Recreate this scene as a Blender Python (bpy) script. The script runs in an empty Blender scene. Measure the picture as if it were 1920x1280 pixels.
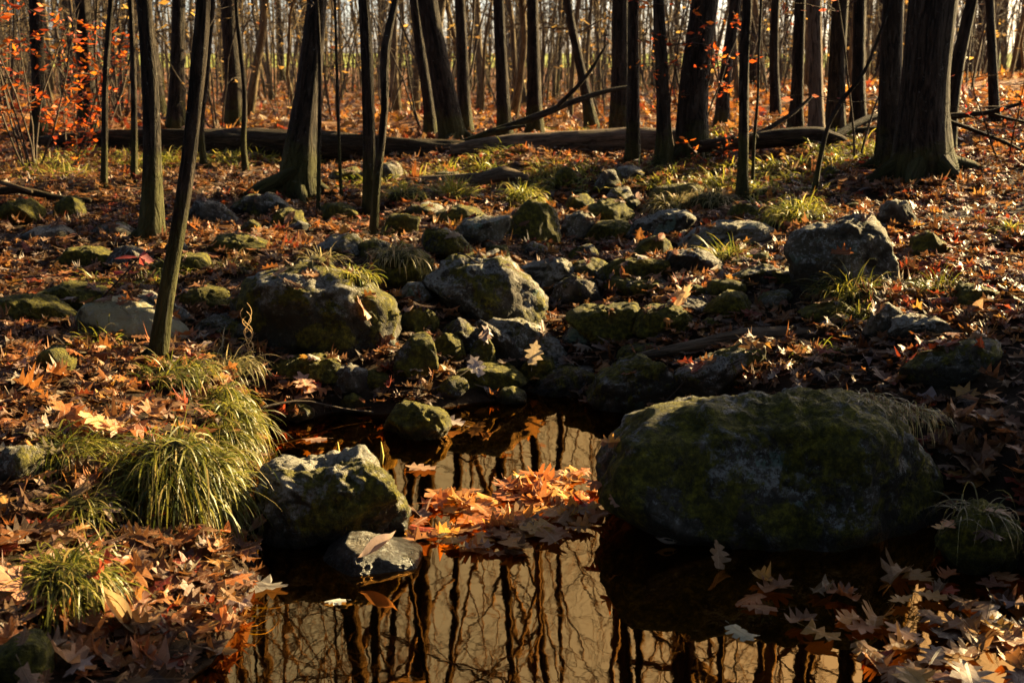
import bpy, math, random
import numpy as np
from mathutils import Vector, Matrix, Euler
from mathutils.bvhtree import BVHTree

R = math.radians
rng = np.random.default_rng(7)
random.seed(7)
scene = bpy.context.scene
COL = scene.collection

# ------------------------------------------------------------------ camera
PITCH = R(13.1); F = 2318.0; CAM_Z = 1.3
cam_d = bpy.data.cameras.new('camera'); cam = bpy.data.objects.new('camera', cam_d); COL.objects.link(cam)
cam_d.sensor_width = 36; cam_d.lens = 18 / (960 / F)
cam.location = (0, 0, CAM_Z); cam.rotation_euler = (R(90) - PITCH, 0, 0)
cam_d.clip_end = 3000; cam_d.clip_start = 0.05
cam_d.dof.use_dof = True; cam_d.dof.focus_distance = 4.0; cam_d.dof.aperture_fstop = 6.3
scene.camera = cam

# ------------------------------------------------------------------ sky, sun, exposure
SUN_AZ = R(55); SUN_EL = R(20)
SUN = np.array([math.sin(SUN_AZ) * math.cos(SUN_EL), math.cos(SUN_AZ) * math.cos(SUN_EL), math.sin(SUN_EL)])
w = bpy.data.worlds.new('World'); scene.world = w; w.use_nodes = True
nt = w.node_tree; nt.nodes.clear()
sky = nt.nodes.new('ShaderNodeTexSky'); sky.sky_type = 'NISHITA'; sky.sun_disc = False
sky.sun_elevation = SUN_EL; sky.sun_rotation = SUN_AZ
sky.air_density = 0.6; sky.dust_density = 1.8; sky.ozone_density = 0.0
bg = nt.nodes.new('ShaderNodeBackground'); bg.inputs['Strength'].default_value = 0.05
wo = nt.nodes.new('ShaderNodeOutputWorld')
nt.links.new(sky.outputs[0], bg.inputs[0]); nt.links.new(bg.outputs[0], wo.inputs[0])
sd = bpy.data.lights.new('sun', 'SUN'); so = bpy.data.objects.new('sun', sd); COL.objects.link(so)
sd.energy = 5.0; sd.angle = R(0.5); sd.color = (1.0, 0.75, 0.36)
so.rotation_euler = Vector(SUN).to_track_quat('Z', 'Y').to_euler()
so.location = tuple(SUN * 60)
scene.view_settings.view_transform = 'Standard'; scene.view_settings.look = 'None'
scene.view_settings.exposure = 2.72; scene.view_settings.gamma = 1.0
scene.view_settings.use_curve_mapping = False
cy = scene.cycles
cy.max_bounces = 6; cy.diffuse_bounces = 3; cy.glossy_bounces = 3; cy.transmission_bounces = 4; cy.transparent_max_bounces = 8
cy.caustics_reflective = False; cy.caustics_refractive = False
cy.use_denoising = True; cy.sample_clamp_indirect = 6

# ------------------------------------------------------------------ pixel rays
FWD = np.array([0, math.cos(PITCH), -math.sin(PITCH)]); UPV = np.array([0, math.sin(PITCH), math.cos(PITCH)])
CAM = np.array([0, 0, CAM_Z])
def ray(px, py):
    return FWD + np.array([1, 0, 0]) * ((px - 960) / F) + UPV * ((640 - py) / F)
def at_z(px, py, z=0.0):
    d = ray(px, py); return CAM + d * ((z - CAM_Z) / d[2])
def at_y(px, py, Y):
    d = ray(px, py); return CAM + d * (Y / d[1])
def depth_of(p): return float(np.dot(np.asarray(p) - CAM, FWD))
def project(P):
    q = np.asarray(P) - CAM
    dz = q @ FWD
    dz = np.where(np.abs(dz) < 1e-6, 1e-6, dz)
    return 960 + F * q[..., 0] / dz, 640 - F * (q @ UPV) / dz, dz

# ------------------------------------------------------------------ noise
def _h(ix, iy, iz, s):
    n = (ix.astype(np.int64) * 374761393 + iy.astype(np.int64) * 668265263 + iz.astype(np.int64) * 2147483647 + s * 974711) & 0xffffffff
    n = ((n ^ (n >> 13)) * 1274126177) & 0xffffffff
    n = ((n ^ (n >> 16)) * 2246822519) & 0xffffffff
    return ((n ^ (n >> 15)) & 0xffff) / 65535.0
def vnoise(p, s=0):
    p = np.asarray(p, float); i = np.floor(p); f = p - i; f = f * f * (3 - 2 * f)
    r = 0
    for dx in (0, 1):
        for dy in (0, 1):
            for dz in (0, 1):
                wgt = (f[:, 0] if dx else 1 - f[:, 0]) * (f[:, 1] if dy else 1 - f[:, 1]) * (f[:, 2] if dz else 1 - f[:, 2])
                r = r + wgt * _h(i[:, 0] + dx, i[:, 1] + dy, i[:, 2] + dz, s)
    return r * 2 - 1
def fbm(p, s=0, octv=4, gain=.5):
    a, r, fr = 1.0, 0, 1.0
    for k in range(octv):
        r = r + a * vnoise(p * fr + 17.3 * k, s + k); a *= gain; fr *= 2.03
    return r

# ------------------------------------------------------------------ terrain
POOL_PX = [(380, 1380), (385, 1250), (440, 1130), (468, 1060), (476, 980), (480, 900), (484, 850), (530, 800), (620, 778),
           (720, 778), (800, 776), (880, 757), (990, 738), (1060, 742), (1150, 770), (1300, 810), (1500, 880), (1740, 985),
           (1880, 1040), (2050, 1120), (2120, 1250), (2050, 1380)]
POOL = np.array([at_z(*p)[:2] for p in POOL_PX] + [(1.0, 1.55), (-.4, 1.55)])
CH_PX = [(1010, 735, .0), (1090, 655, .05), (1040, 560, .15), (1120, 470, .2), (1080, 400, .3), (900, 350, .4)]
CHAN = np.array([at_z(a, b, c)[:2] for a, b, c in CH_PX])
def seg_dist(P, A, B):
    ab = B - A; t = np.clip(((P - A) @ ab) / (ab @ ab), 0, 1)
    return np.linalg.norm(P - (A + t[:, None] * ab), axis=1)
def pool_sd(P):
    d = np.full(len(P), 1e9); ins = np.zeros(len(P), bool)
    n = len(POOL)
    for i in range(n):
        A, B = POOL[i], POOL[(i + 1) % n]
        d = np.minimum(d, seg_dist(P, A, B))
        c = ((A[1] > P[:, 1]) != (B[1] > P[:, 1]))
        xi = (B[0] - A[0]) * (P[:, 1] - A[1]) / (B[1] - A[1] + 1e-12) + A[0]
        ins ^= c & (P[:, 0] < xi)
    return np.where(ins, -d, d)
def terrain(x, y):
    x = np.atleast_1d(np.asarray(x, float)); y = np.atleast_1d(np.asarray(y, float))
    P = np.stack([x, y], 1)
    base = np.interp(y, [-30, 0, 2, 3, 4, 5, 6, 8, 10, 14, 22, 40, 60, 80, 110, 140, 200, 600],
                     [.5, .16, .15, .17, .19, .25, .33, .44, .51, .52, .26, .05, .1, .75, 1.17, 1.27, 1.1, -4])
    base = base + .11 * np.exp(-((x + 1.0) / .38) ** 2 - ((y - 3.8) / .8) ** 2)
    near = np.clip(1 - (y - 20) / 40, 0, 1)
    base = base + near * (.9 * (1 - np.exp(-np.maximum(x - 1.0, 0) * .16)) + .3 * (1 - np.exp(-np.maximum(-x - 1.6, 0) * .12)))
    dch = np.full(len(P), 1e9)
    for i in range(len(CHAN) - 1): dch = np.minimum(dch, seg_dist(P, CHAN[i], CHAN[i + 1]))
    base = base - .10 * np.exp(-(dch / .4) ** 2)
    q = np.stack([x, y, np.zeros_like(x)], 1)
    nz = .035 * vnoise(q * 1.9, 3) + .06 * vnoise(q * .55, 5) + .015 * vnoise(q * 5.5, 9) + np.clip(np.hypot(x, y) / 60, 0, 1) * .12 * vnoise(q * .12, 6)
    nz = nz * np.clip(1 - (y - 40) / 30, .0, 1)
    sdv = pool_sd(P) + .07 * vnoise(q * 3.1, 12) + .04 * vnoise(q * 8, 13)
    out = (base + nz) * (1 - np.exp(-np.maximum(sdv, 0) / .28))
    inn = -.30 * (1 - np.exp(np.minimum(sdv, 0) / .22))
    return np.where(sdv > 0, np.maximum(out, .0) + .004, inn - .004)
def tz(x, y): return float(terrain(x, y)[0])
TS = np.geomspace(1.5, 140, 420)
def hit(px, py):
    d = ray(px, py); P = CAM + d[None] * TS[:, None]
    g = P[:, 2] - terrain(P[:, 0], P[:, 1])
    k = np.argmax(g < 0)
    if g[k] >= 0: k = len(TS) - 1
    a = max(k - 1, 0); t = TS[a] + (TS[k] - TS[a]) * g[a] / (g[a] - g[k] + 1e-9)
    return CAM + d * t

# ------------------------------------------------------------------ object helpers
def tag(o, label=None, cat=None, group=None, kind=None):
    if label: o['label'] = label
    if cat: o['category'] = cat
    if group: o['group'] = group
    if kind: o['kind'] = kind
    return o
def link(name, data, loc=(0, 0, 0), parent=None):
    o = bpy.data.objects.new(name, data); o.location = tuple(loc); COL.objects.link(o)
    if parent is not None: o.parent = parent
    return o
def mesh_np(name, v, q=None, t=None, mat=None, smooth=True, vec=None, col=None):
    m = bpy.data.meshes.new(name)
    v = np.asarray(v, np.float32)
    parts, starts, s = [], [], 0
    if q is not None and len(q):
        q = np.asarray(q, np.int32); parts.append(q.ravel()); starts.append(np.arange(len(q)) * 4); s = len(q) * 4
    if t is not None and len(t):
        t = np.asarray(t, np.int32); parts.append(t.ravel()); starts.append(s + np.arange(len(t)) * 3)
    loops = np.concatenate(parts); st = np.concatenate(starts).astype(np.int32)
    m.vertices.add(len(v)); m.vertices.foreach_set('co', v.ravel())
    m.loops.add(len(loops)); m.loops.foreach_set('vertex_index', loops.astype(np.int32))
    m.polygons.add(len(st)); m.polygons.foreach_set('loop_start', st)
    m.polygons.foreach_set('use_smooth', np.full(len(st), smooth))
    if vec is not None:
        a = m.attributes.new('barkco', 'FLOAT_VECTOR', 'POINT'); a.data.foreach_set('vector', np.asarray(vec, np.float32).ravel())
    if col is not None:
        a = m.attributes.new('tint', 'FLOAT_COLOR', 'POINT')
        c = np.ones((len(v), 4), np.float32); c[:, :3] = col; a.data.foreach_set('color', c.ravel())
    m.update(calc_edges=True)
    if mat: m.materials.append(mat)
    return m
class MB:
    def __init__(s): s.v, s.q, s.t, s.b, s.c, s.n = [], [], [], [], [], 0
    def add(s, v, q=None, t=None, b=None, c=None):
        if q is not None and len(q): s.q.append(np.asarray(q) + s.n)
        if t is not None and len(t): s.t.append(np.asarray(t) + s.n)
        s.v.append(np.asarray(v)); s.n += len(v)
        s.b.append(np.asarray(b) if b is not None else np.asarray(v))
        s.c.append(np.broadcast_to(np.asarray(c if c is not None else (1, 1, 1), float), (len(v), 3)))
    def tube(s, pts, rad, sides=6, cap=True, rough=0, seed=0, flare=0):
        pts = np.asarray(pts, float); rad = np.asarray(rad, float); n = len(pts)
        T = np.gradient(pts, axis=0); T /= np.linalg.norm(T, axis=1)[:, None] + 1e-9
        ref = np.array([1., 0, 0]) if abs(T[:, 0]).mean() < .8 else np.array([0, 1., 0])
        U = np.cross(T, ref); U /= np.linalg.norm(U, axis=1)[:, None] + 1e-9
        V = np.cross(T, U)
        a = np.arange(sides) * 2 * math.pi / sides
        ln = np.concatenate([[0], np.cumsum(np.linalg.norm(np.diff(pts, axis=0), axis=1))])
        rr = np.repeat(rad[:, None], sides, 1)
        if rough:
            q = np.stack([np.tile(np.cos(a) * 2.2, (n, 1)), np.tile(np.sin(a) * 2.2, (n, 1)), np.repeat(ln[:, None] / (rad.max() * 5), sides, 1)], 2).reshape(-1, 3)
            rr = rr * (1 + rough * fbm(q, seed, 3).reshape(n, sides))
        P = pts[:, None] + rr[:, :, None] * (np.cos(a)[None, :, None] * U[:, None] + np.sin(a)[None, :, None] * V[:, None])
        rm = rad.mean()
        b = np.stack([np.tile(np.cos(a) * rm, (n, 1)), np.tile(np.sin(a) * rm, (n, 1)), np.repeat(ln[:, None], sides, 1)], 2) + (seed % 97) * .37
        i = np.arange(n - 1)[:, None] * sides; j = np.arange(sides)[None]
        q = np.stack([i + j, i + (j + 1) % sides, i + sides + (j + 1) % sides, i + sides + j], 2).reshape(-1, 4)
        v = P.reshape(-1, 3); b = b.reshape(-1, 3); t = None
        if cap:
            v = np.vstack([v, pts[-1] + T[-1] * rad[-1] * .5, pts[0] - T[0] * rad[0] * .1]); b = np.vstack([b, b[-1], b[0]])
            k0 = (n - 1) * sides; jj = np.arange(sides)
            t = np.vstack([np.stack([k0 + jj, k0 + (jj + 1) % sides, np.full(sides, n * sides)], 1),
                           np.stack([(jj + 1) % sides, jj, np.full(sides, n * sides + 1)], 1)])
        s.add(v, q, t, b)
    def mesh(s, name, mat, smooth=True, off=(0, 0, 0), bark=True, tint=False):
        v = np.vstack(s.v) - np.asarray(off)
        return mesh_np(name, v, np.vstack(s.q) if s.q else None, np.vstack(s.t) if s.t else None, mat, smooth,
                       np.vstack(s.b) if bark else None, np.vstack(s.c) if tint else None)

# ------------------------------------------------------------------ materials
class N:
    def __init__(s, name):
        s.m = bpy.data.materials.new(name); s.m.use_nodes = True; s.t = s.m.node_tree; s.t.nodes.clear()
        s.out = s.t.nodes.new('ShaderNodeOutputMaterial')
    def n(s, typ, **kw):
        x = s.t.nodes.new('ShaderNode' + typ)
        for k, v in kw.items():
            if hasattr(x, k) and k not in x.inputs: setattr(x, k, v)
        return x
    def l(s, a, b): s.t.links.new(a, b)
    def sock(s, v, inp):
        if isinstance(v, bpy.types.NodeSocket): s.l(v, inp)
        elif isinstance(v, (tuple, list)): inp.default_value = tuple(v) + ((1,) if len(v) == 3 and len(inp.default_value) == 4 else ())
        else: inp.default_value = v
    def math(s, op, a, b=0.0, c=0.0, clamp=False):
        x = s.n('Math'); x.operation = op; x.use_clamp = clamp
        s.sock(a, x.inputs[0]); s.sock(b, x.inputs[1]); s.sock(c, x.inputs[2]); return x.outputs[0]
    def noise(s, vec, scale, detail=4, rough=.55, dist=0):
        x = s.n('TexNoise'); s.l(vec, x.inputs['Vector']); x.inputs['Scale'].default_value = scale
        x.inputs['Detail'].default_value = detail; x.inputs['Roughness'].default_value = rough; x.inputs['Distortion'].default_value = dist
        return x.outputs[0]
    def voro(s, vec, scale, feat='F1', out='Distance'):
        x = s.n('TexVoronoi'); x.feature = feat; s.l(vec, x.inputs['Vector']); x.inputs['Scale'].default_value = scale
        return x.outputs[out]
    def step(s, v, lo, hi):
        x = s.n('MapRange'); x.interpolation_type = 'SMOOTHSTEP'
        s.sock(v, x.inputs[0]); s.sock(lo, x.inputs[1]); s.sock(hi, x.inputs[2]); return x.outputs[0]
    def mix(s, f, a, b):
        x = s.n('Mix'); x.data_type = 'RGBA'; s.sock(f, x.inputs[0]); s.sock(a, x.inputs[6]); s.sock(b, x.inputs[7]); return x.outputs[2]
    def ramp(s, v, stops):
        x = s.n('ValToRGB'); e = x.color_ramp.elements
        while len(e) < len(stops): e.new(.5)
        for k, (p, c) in enumerate(stops): e[k].position = p; e[k].color = tuple(c) + (1,)
        s.l(v, x.inputs[0]); return x.outputs[0]
    def scale(s, vec, sc):
        x = s.n('Mapping'); s.l(vec, x.inputs[0]); x.inputs['Scale'].default_value = sc; return x.outputs[0]
    def attr(s, name, typ='GEOMETRY', out='Fac'):
        x = s.n('Attribute'); x.attribute_type = typ; x.attribute_name = name; return x.outputs[out]
    def bump(s, h, strength, dist):
        x = s.n('Bump'); s.l(h, x.inputs['Height']); x.inputs['Strength'].default_value = strength; x.inputs['Distance'].default_value = dist; return x.outputs[0]
    def bsdf(s, col, rough=.8, spec=.25, nrm=None):
        x = s.n('BsdfPrincipled'); s.sock(col, x.inputs['Base Color']); s.sock(rough, x.inputs['Roughness'])
        s.sock(spec, x.inputs['Specular IOR Level'])
        if nrm is not None: s.l(nrm, x.inputs['Normal'])
        return x.outputs[0]
    def done(s, sh): s.l(sh, s.out.inputs['Surface']); return s.m
    def pos(s): return s.n('NewGeometry').outputs['Position']

def mat_rock():
    k = N('weathered_rock'); geo = k.n('NewGeometry'); tc = k.n('TexCoord'); oi = k.n('ObjectInfo')
    ofs = k.n('VectorMath'); ofs.operation = 'ADD'; k.l(tc.outputs['Object'], ofs.inputs[0])
    rv = k.math('MULTIPLY', oi.outputs['Random'], 37.0); cv = k.n('CombineXYZ')
    for i in range(3): k.l(rv, cv.inputs[i])
    k.l(cv.outputs[0], ofs.inputs[1]); p = ofs.outputs[0]
    nz = k.n('SeparateXYZ'); k.l(geo.outputs['Normal'], nz.inputs[0]); nz = nz.outputs[2]
    moss, lich, pale = k.attr('moss', 'OBJECT'), k.attr('lichen', 'OBJECT'), k.attr('pale', 'OBJECT')
    n1 = k.noise(p, 9, 8, .65); n2 = k.noise(p, 38, 6, .7); n3 = k.noise(p, 5.5, 7, .65, .6); n4 = k.noise(p, 17, 6, .7, .4)
    stone = k.ramp(n1, [(.3, (.020, .015, .010)), (.5, (.062, .048, .033)), (.68, (.155, .126, .09))])
    stone = k.mix(k.step(n2, .56, .7), stone, (.30, .285, .26))
    stone = k.mix(k.step(n2, .40, .30), stone, (.025, .022, .018))
    stone = k.mix(pale, stone, k.mix(n1, (.26, .23, .12), (.46, .42, .24)))
    # lichen crust on upper faces
    lm = k.math('ADD', k.math('MULTIPLY', n4, 1.2), k.math('MULTIPLY', nz, .45)); lm = k.math('ADD', lm, k.math('MULTIPLY', lich, .4))
    lm = k.math('MULTIPLY', k.step(lm, 1.08, 1.17), k.step(k.noise(p, 95, 4, .75), .40, .52))
    stone = k.mix(k.math('MULTIPLY', lm, .8), stone, k.mix(n2, (.18, .163, .13), (.44, .415, .35)))
    sp = k.step(k.noise(p, 62, 5, .78), .535, .575); sp = k.math('MULTIPLY', sp, k.step(k.noise(p, 7, 5, .65), .40, .56))
    stone = k.mix(k.math('MULTIPLY', sp, .8), stone, (.34, .345, .31))
    side_dark = k.math('ADD', k.math('MULTIPLY', k.noise(p, 4, 6, .7), 1.2), k.math('MULTIPLY', nz, -.30)); stone = k.mix(k.math('MULTIPLY', k.step(side_dark, .46, .64), .9), stone, k.mix(n2, (.008, .007, .004), (.04, .034, .018)))  # near-black mottling, stronger on side and downward faces
    teal = k.math('MULTIPLY', k.step(k.noise(p, 7, 5, .7), .60, .66), k.step(lich, .1, .6))
    stone = k.mix(k.math('MULTIPLY', teal, .7), stone, (.14, .22, .16))
    # moss
    mm = k.math('ADD', k.math('MULTIPLY', n3, 1.3), k.math('MULTIPLY', k.noise(p, 28, 5, .7), .45))
    mm = k.math('ADD', mm, k.math('MULTIPLY', moss, .75)); mm = k.math('ADD', mm, k.math('MULTIPLY', nz, .06))
    mm = k.step(mm, 1.12, 1.24)
    mcol = k.ramp(k.noise(p, 45, 5, .7), [(.25, (.008, .008, .002)), (.5, (.10, .088, .007)), (.75, (.36, .30, .02))])
    col = k.mix(mm, stone, mcol)
    pz = k.n('SeparateXYZ'); k.l(geo.outputs['Position'], pz.inputs[0]); wet = k.step(k.math('MULTIPLY_ADD', n1, .05, pz.outputs[2]), .075, .045)
    col = k.mix(k.math('MULTIPLY', wet, .75), col, (.008, .007, .005)); rgh = k.math('MULTIPLY_ADD', wet, -.5, .82)
    cr = k.n('TexVoronoi'); cr.feature = 'DISTANCE_TO_EDGE'; wv = k.n('VectorMath'); wv.operation = 'ADD'; k.l(p, wv.inputs[0]); nv = k.n('TexNoise'); k.l(p, nv.inputs['Vector']); nv.inputs['Scale'].default_value = 5; nv.inputs['Detail'].default_value = 5
    sv = k.n('VectorMath'); sv.operation = 'SCALE'; k.l(nv.outputs['Color'], sv.inputs[0]); sv.inputs['Scale'].default_value = .5; k.l(sv.outputs[0], wv.inputs[1]); k.l(wv.outputs[0], cr.inputs['Vector']); cr.inputs['Scale'].default_value = 3.2
    crack = k.step(cr.outputs['Distance'], .0, .022)
    h = k.math('ADD', k.math('ADD', k.noise(p, 26, 10, .78), k.math('MULTIPLY', crack, .35)), k.math('MULTIPLY', k.math('MULTIPLY', mm, k.noise(p, 150, 4, .75)), 1.3))
    h = k.math('ADD', h, k.math('MULTIPLY', lm, .08))
    return k.done(k.bsdf(col, rgh, .25, k.bump(h, 1.0, .035)))

def mat_bark(name, dark, mid, light, fur=1.0, mossy=.6):
    k = N(name); b = k.attr('barkco', out='Vector'); geo = k.n('NewGeometry')
    st = k.scale(b, (1, 1, .16)); n1 = k.noise(st, 42, 7, .68, .8); v1 = k.noise(k.scale(b, (1, 1, .09)), 60, 4, .6, 1.2)
    n2 = k.noise(b, 9, 5, .6); n3 = k.noise(b, 55, 4, .7)
    col = k.ramp(n1, [(.3, dark), (.52, mid), (.75, light)])
    col = k.mix(k.math('MULTIPLY', k.step(v1, .50, .38), .8), col, tuple(c * .4 for c in dark))
    col = k.mix(k.math('MULTIPLY', k.step(n3, .63, .72), .55), col, (.24, .24, .21))
    z = k.n('SeparateXYZ'); k.l(geo.outputs['Position'], z.inputs[0])
    mo = k.math('ADD', k.step(z.outputs[2], 1.25, .45), k.math('MULTIPLY', n2, 1.3)); mo = k.math('MULTIPLY', k.step(mo, 1.15, 1.5), mossy)
    col = k.mix(mo, col, (.06, .06, .012))
    h = k.math('ADD', k.math('MULTIPLY', n1, .6), k.step(v1, .35, .55)); h = k.math('ADD', h, k.math('MULTIPLY', n3, .3))
    return k.done(k.bsdf(col, .88, .15, k.bump(h, fur, .022)))

def mat_leaf(name, objcol, trans=.38, rough=.5, vein=True):
    k = N(name)
    c = k.n('ObjectInfo').outputs['Color'] if objcol else k.attr('tint', out='Color')
    p = k.pos(); n1 = k.noise(p, 55, 4, .65); n2 = k.noise(p, 260, 2, .6)
    c = k.mix(k.math('MULTIPLY', k.step(n1, .5, .72), .5), c, k.mix(.5, c, (.05, .02, .008)))
    hs = k.n('HueSaturation'); hs.inputs['Value'].default_value = 1.0
    k.l(k.math('MULTIPLY_ADD', n2, .5, .75), hs.inputs['Value']); k.l(c, hs.inputs['Color']); c = hs.outputs[0]
    if vein:
        b = k.attr('barkco', out='Vector'); s = k.n('SeparateXYZ'); k.l(b, s.inputs[0])
        ax = k.math('ABSOLUTE', s.outputs[0]); rib = k.step(ax, .022, .006)
        side = k.math('PINGPONG', k.math('MULTIPLY_ADD', ax, -.9, s.outputs[1]), .075); side = k.step(side, .012, .002)
        vm = k.math('MAXIMUM', rib, k.math('MULTIPLY', side, .6))
        c = k.mix(k.math('MULTIPLY', vm, .5), c, k.mix(.5, c, (.5, .34, .18)))
        nb = k.bump(k.math('ADD', vm, k.math('MULTIPLY', n1, .8)), .5, .004)
    else: nb = None
    a = k.bsdf(c, rough, .35, nb)
    tr = k.n('BsdfTranslucent'); k.l(c, tr.inputs[0])
    mx = k.n('MixShader'); mx.inputs[0].default_value = trans; k.l(a, mx.inputs[1]); k.l(tr.outputs[0], mx.inputs[2])
    return k.done(mx.outputs[0])

def mat_ground():
    k = N('forest_soil'); p = k.pos()
    n1 = k.noise(p, 6, 8, .65); n2 = k.noise(p, 1.1, 4, .6)
    cell = k.n('TexVoronoi'); k.l(k.scale(p, (1, 1, .3)), cell.inputs['Vector']); cell.inputs['Scale'].default_value = 9
    lf = k.ramp(k.noise(cell.outputs['Position'], 13, 0), [(.3, (.05, .022, .01)), (.45, (.2, .085, .03)), (.55, (.3, .12, .03)), (.7, (.3, .2, .13))])
    col = k.ramp(n1, [(.3, (.008, .005, .003)), (.55, (.028, .017, .009)), (.75, (.06, .036, .018))])
    y = k.n('SeparateXYZ'); k.l(p, y.inputs[0])
    far = k.step(y.outputs[1], 7, 14)
    col = k.mix(k.math('MULTIPLY', far, .9), col, lf)
    h = k.math('ADD', n1, k.math('MULTIPLY', cell.outputs['Distance'], .5))
    return k.done(k.bsdf(col, .9, .1, k.bump(h, .9, .05)))

def mat_water():
    k = N('tannin_water_gold_reflection'); p = k.pos()
    h = k.math('ADD', k.noise(k.scale(p, (1, .55, 1)), 9, 2, .5), k.math('MULTIPLY', k.noise(p, 30, 2, .5), .12))
    nb = k.bump(h, .032, .012)
    fr = k.n('Fresnel'); fr.inputs[0].default_value = 6.5; k.l(nb, fr.inputs['Normal'])
    g = k.n('BsdfGlossy'); g.inputs['Roughness'].default_value = .012; g.inputs["Color"].default_value = (1, .47, .115, 1); k.l(nb, g.inputs['Normal'])  # golden light painted into the reflection tint; the sky itself is bluer
    t = k.n('BsdfTransparent'); t.inputs[0].default_value = (.30, .17, .07, 1)
    mx = k.n('MixShader'); k.l(fr.outputs[0], mx.inputs[0]); k.l(t.outputs[0], mx.inputs[1]); k.l(g.outputs[0], mx.inputs[2])
    return k.done(mx.outputs[0])
def mat_plain(name, a, b, sc=20, rough=.9):
    k = N(name); p = k.pos(); return k.done(k.bsdf(k.mix(k.noise(p, sc, 6, .65), a, b), rough, .1))

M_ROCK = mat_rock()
M_BARK = mat_bark('grey_brown_bark', (.012, .009, .006), (.034, .025, .017), (.085, .066, .047), 1.0)
M_BARKT = mat_bark('twig_bark', (.04, .03, .02), (.08, .06, .043), (.13, .10, .075), .4, 0)
M_YOUNG = mat_bark('young_smooth_bark', (.05, .035, .02), (.125, .088, .044), (.26, .185, .09), .5, .2)
M_LOG = mat_bark('old_log_bark', (.012, .007, .005), (.042, .026, .016), (.10, .066, .042), 1.0, .15)
M_DEAD = mat_bark('bare_dead_wood', (.05, .032, .02), (.13, .09, .06), (.22, .165, .12), .6, .1)
M_LEAF = mat_leaf('fallen_oak_leaf', True)
M_LITTER = mat_leaf('leaf_litter', False)
M_FOLI = mat_leaf('autumn_foliage', False, .55, .5, False)
M_GRASS = mat_leaf('sedge_blades', False, .45, .45, False)
M_GROUND = mat_ground(); M_WATER = mat_water()
M_FIELD = mat_plain('meadow_grass', (.16, .19, .03), (.30, .29, .06), .6)

# ------------------------------------------------------------------ ground, field, water
def build_ground():
    u = np.linspace(-1, 1, 380); xs = .9 * np.sinh(u * 6.3)
    ys = np.concatenate([-np.geomspace(60, .5, 24), np.arange(0, 1.5, .15), np.arange(1.5, 7, .035), np.geomspace(7, 600, 130)])
    X, Y = np.meshgrid(xs, ys); Z = terrain(X.ravel(), Y.ravel())
    v = np.stack([X.ravel(), Y.ravel(), Z], 1); nx, ny = len(xs), len(ys)
    i = np.arange(ny - 1)[:, None] * nx + np.arange(nx - 1)[None]
    q = np.stack([i, i + 1, i + nx + 1, i + nx], 2).reshape(-1, 4)
    tag(link('ground', mesh_np('ground', v, q, None, M_GROUND)), kind='structure')
    xs = np.linspace(-150, 150, 60); ys = np.linspace(72, 190, 40)
    X, Y = np.meshgrid(xs, ys); Z = terrain(X.ravel(), Y.ravel()) + .03 ; nx, ny = 60, 40
    i = np.arange(ny - 1)[:, None] * nx + np.arange(nx - 1)[None]
    q = np.stack([i, i + 1, i + nx + 1, i + nx], 2).reshape(-1, 4)
    tag(link('field', mesh_np('field', np.stack([X.ravel(), Y.ravel(), Z], 1), q, None, M_FIELD)), kind='structure')
    x0, x1, y0, y1 = POOL[:, 0].min() - .3, POOL[:, 0].max() + .3, 1.3, POOL[:, 1].max() + .3
    tag(link('water', mesh_np('water', [(x0, y0, 0), (x1, y0, 0), (x1, y1, 0), (x0, y1, 0)], [(0, 1, 2, 3)], None, M_WATER)), kind='structure')
build_ground()

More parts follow.
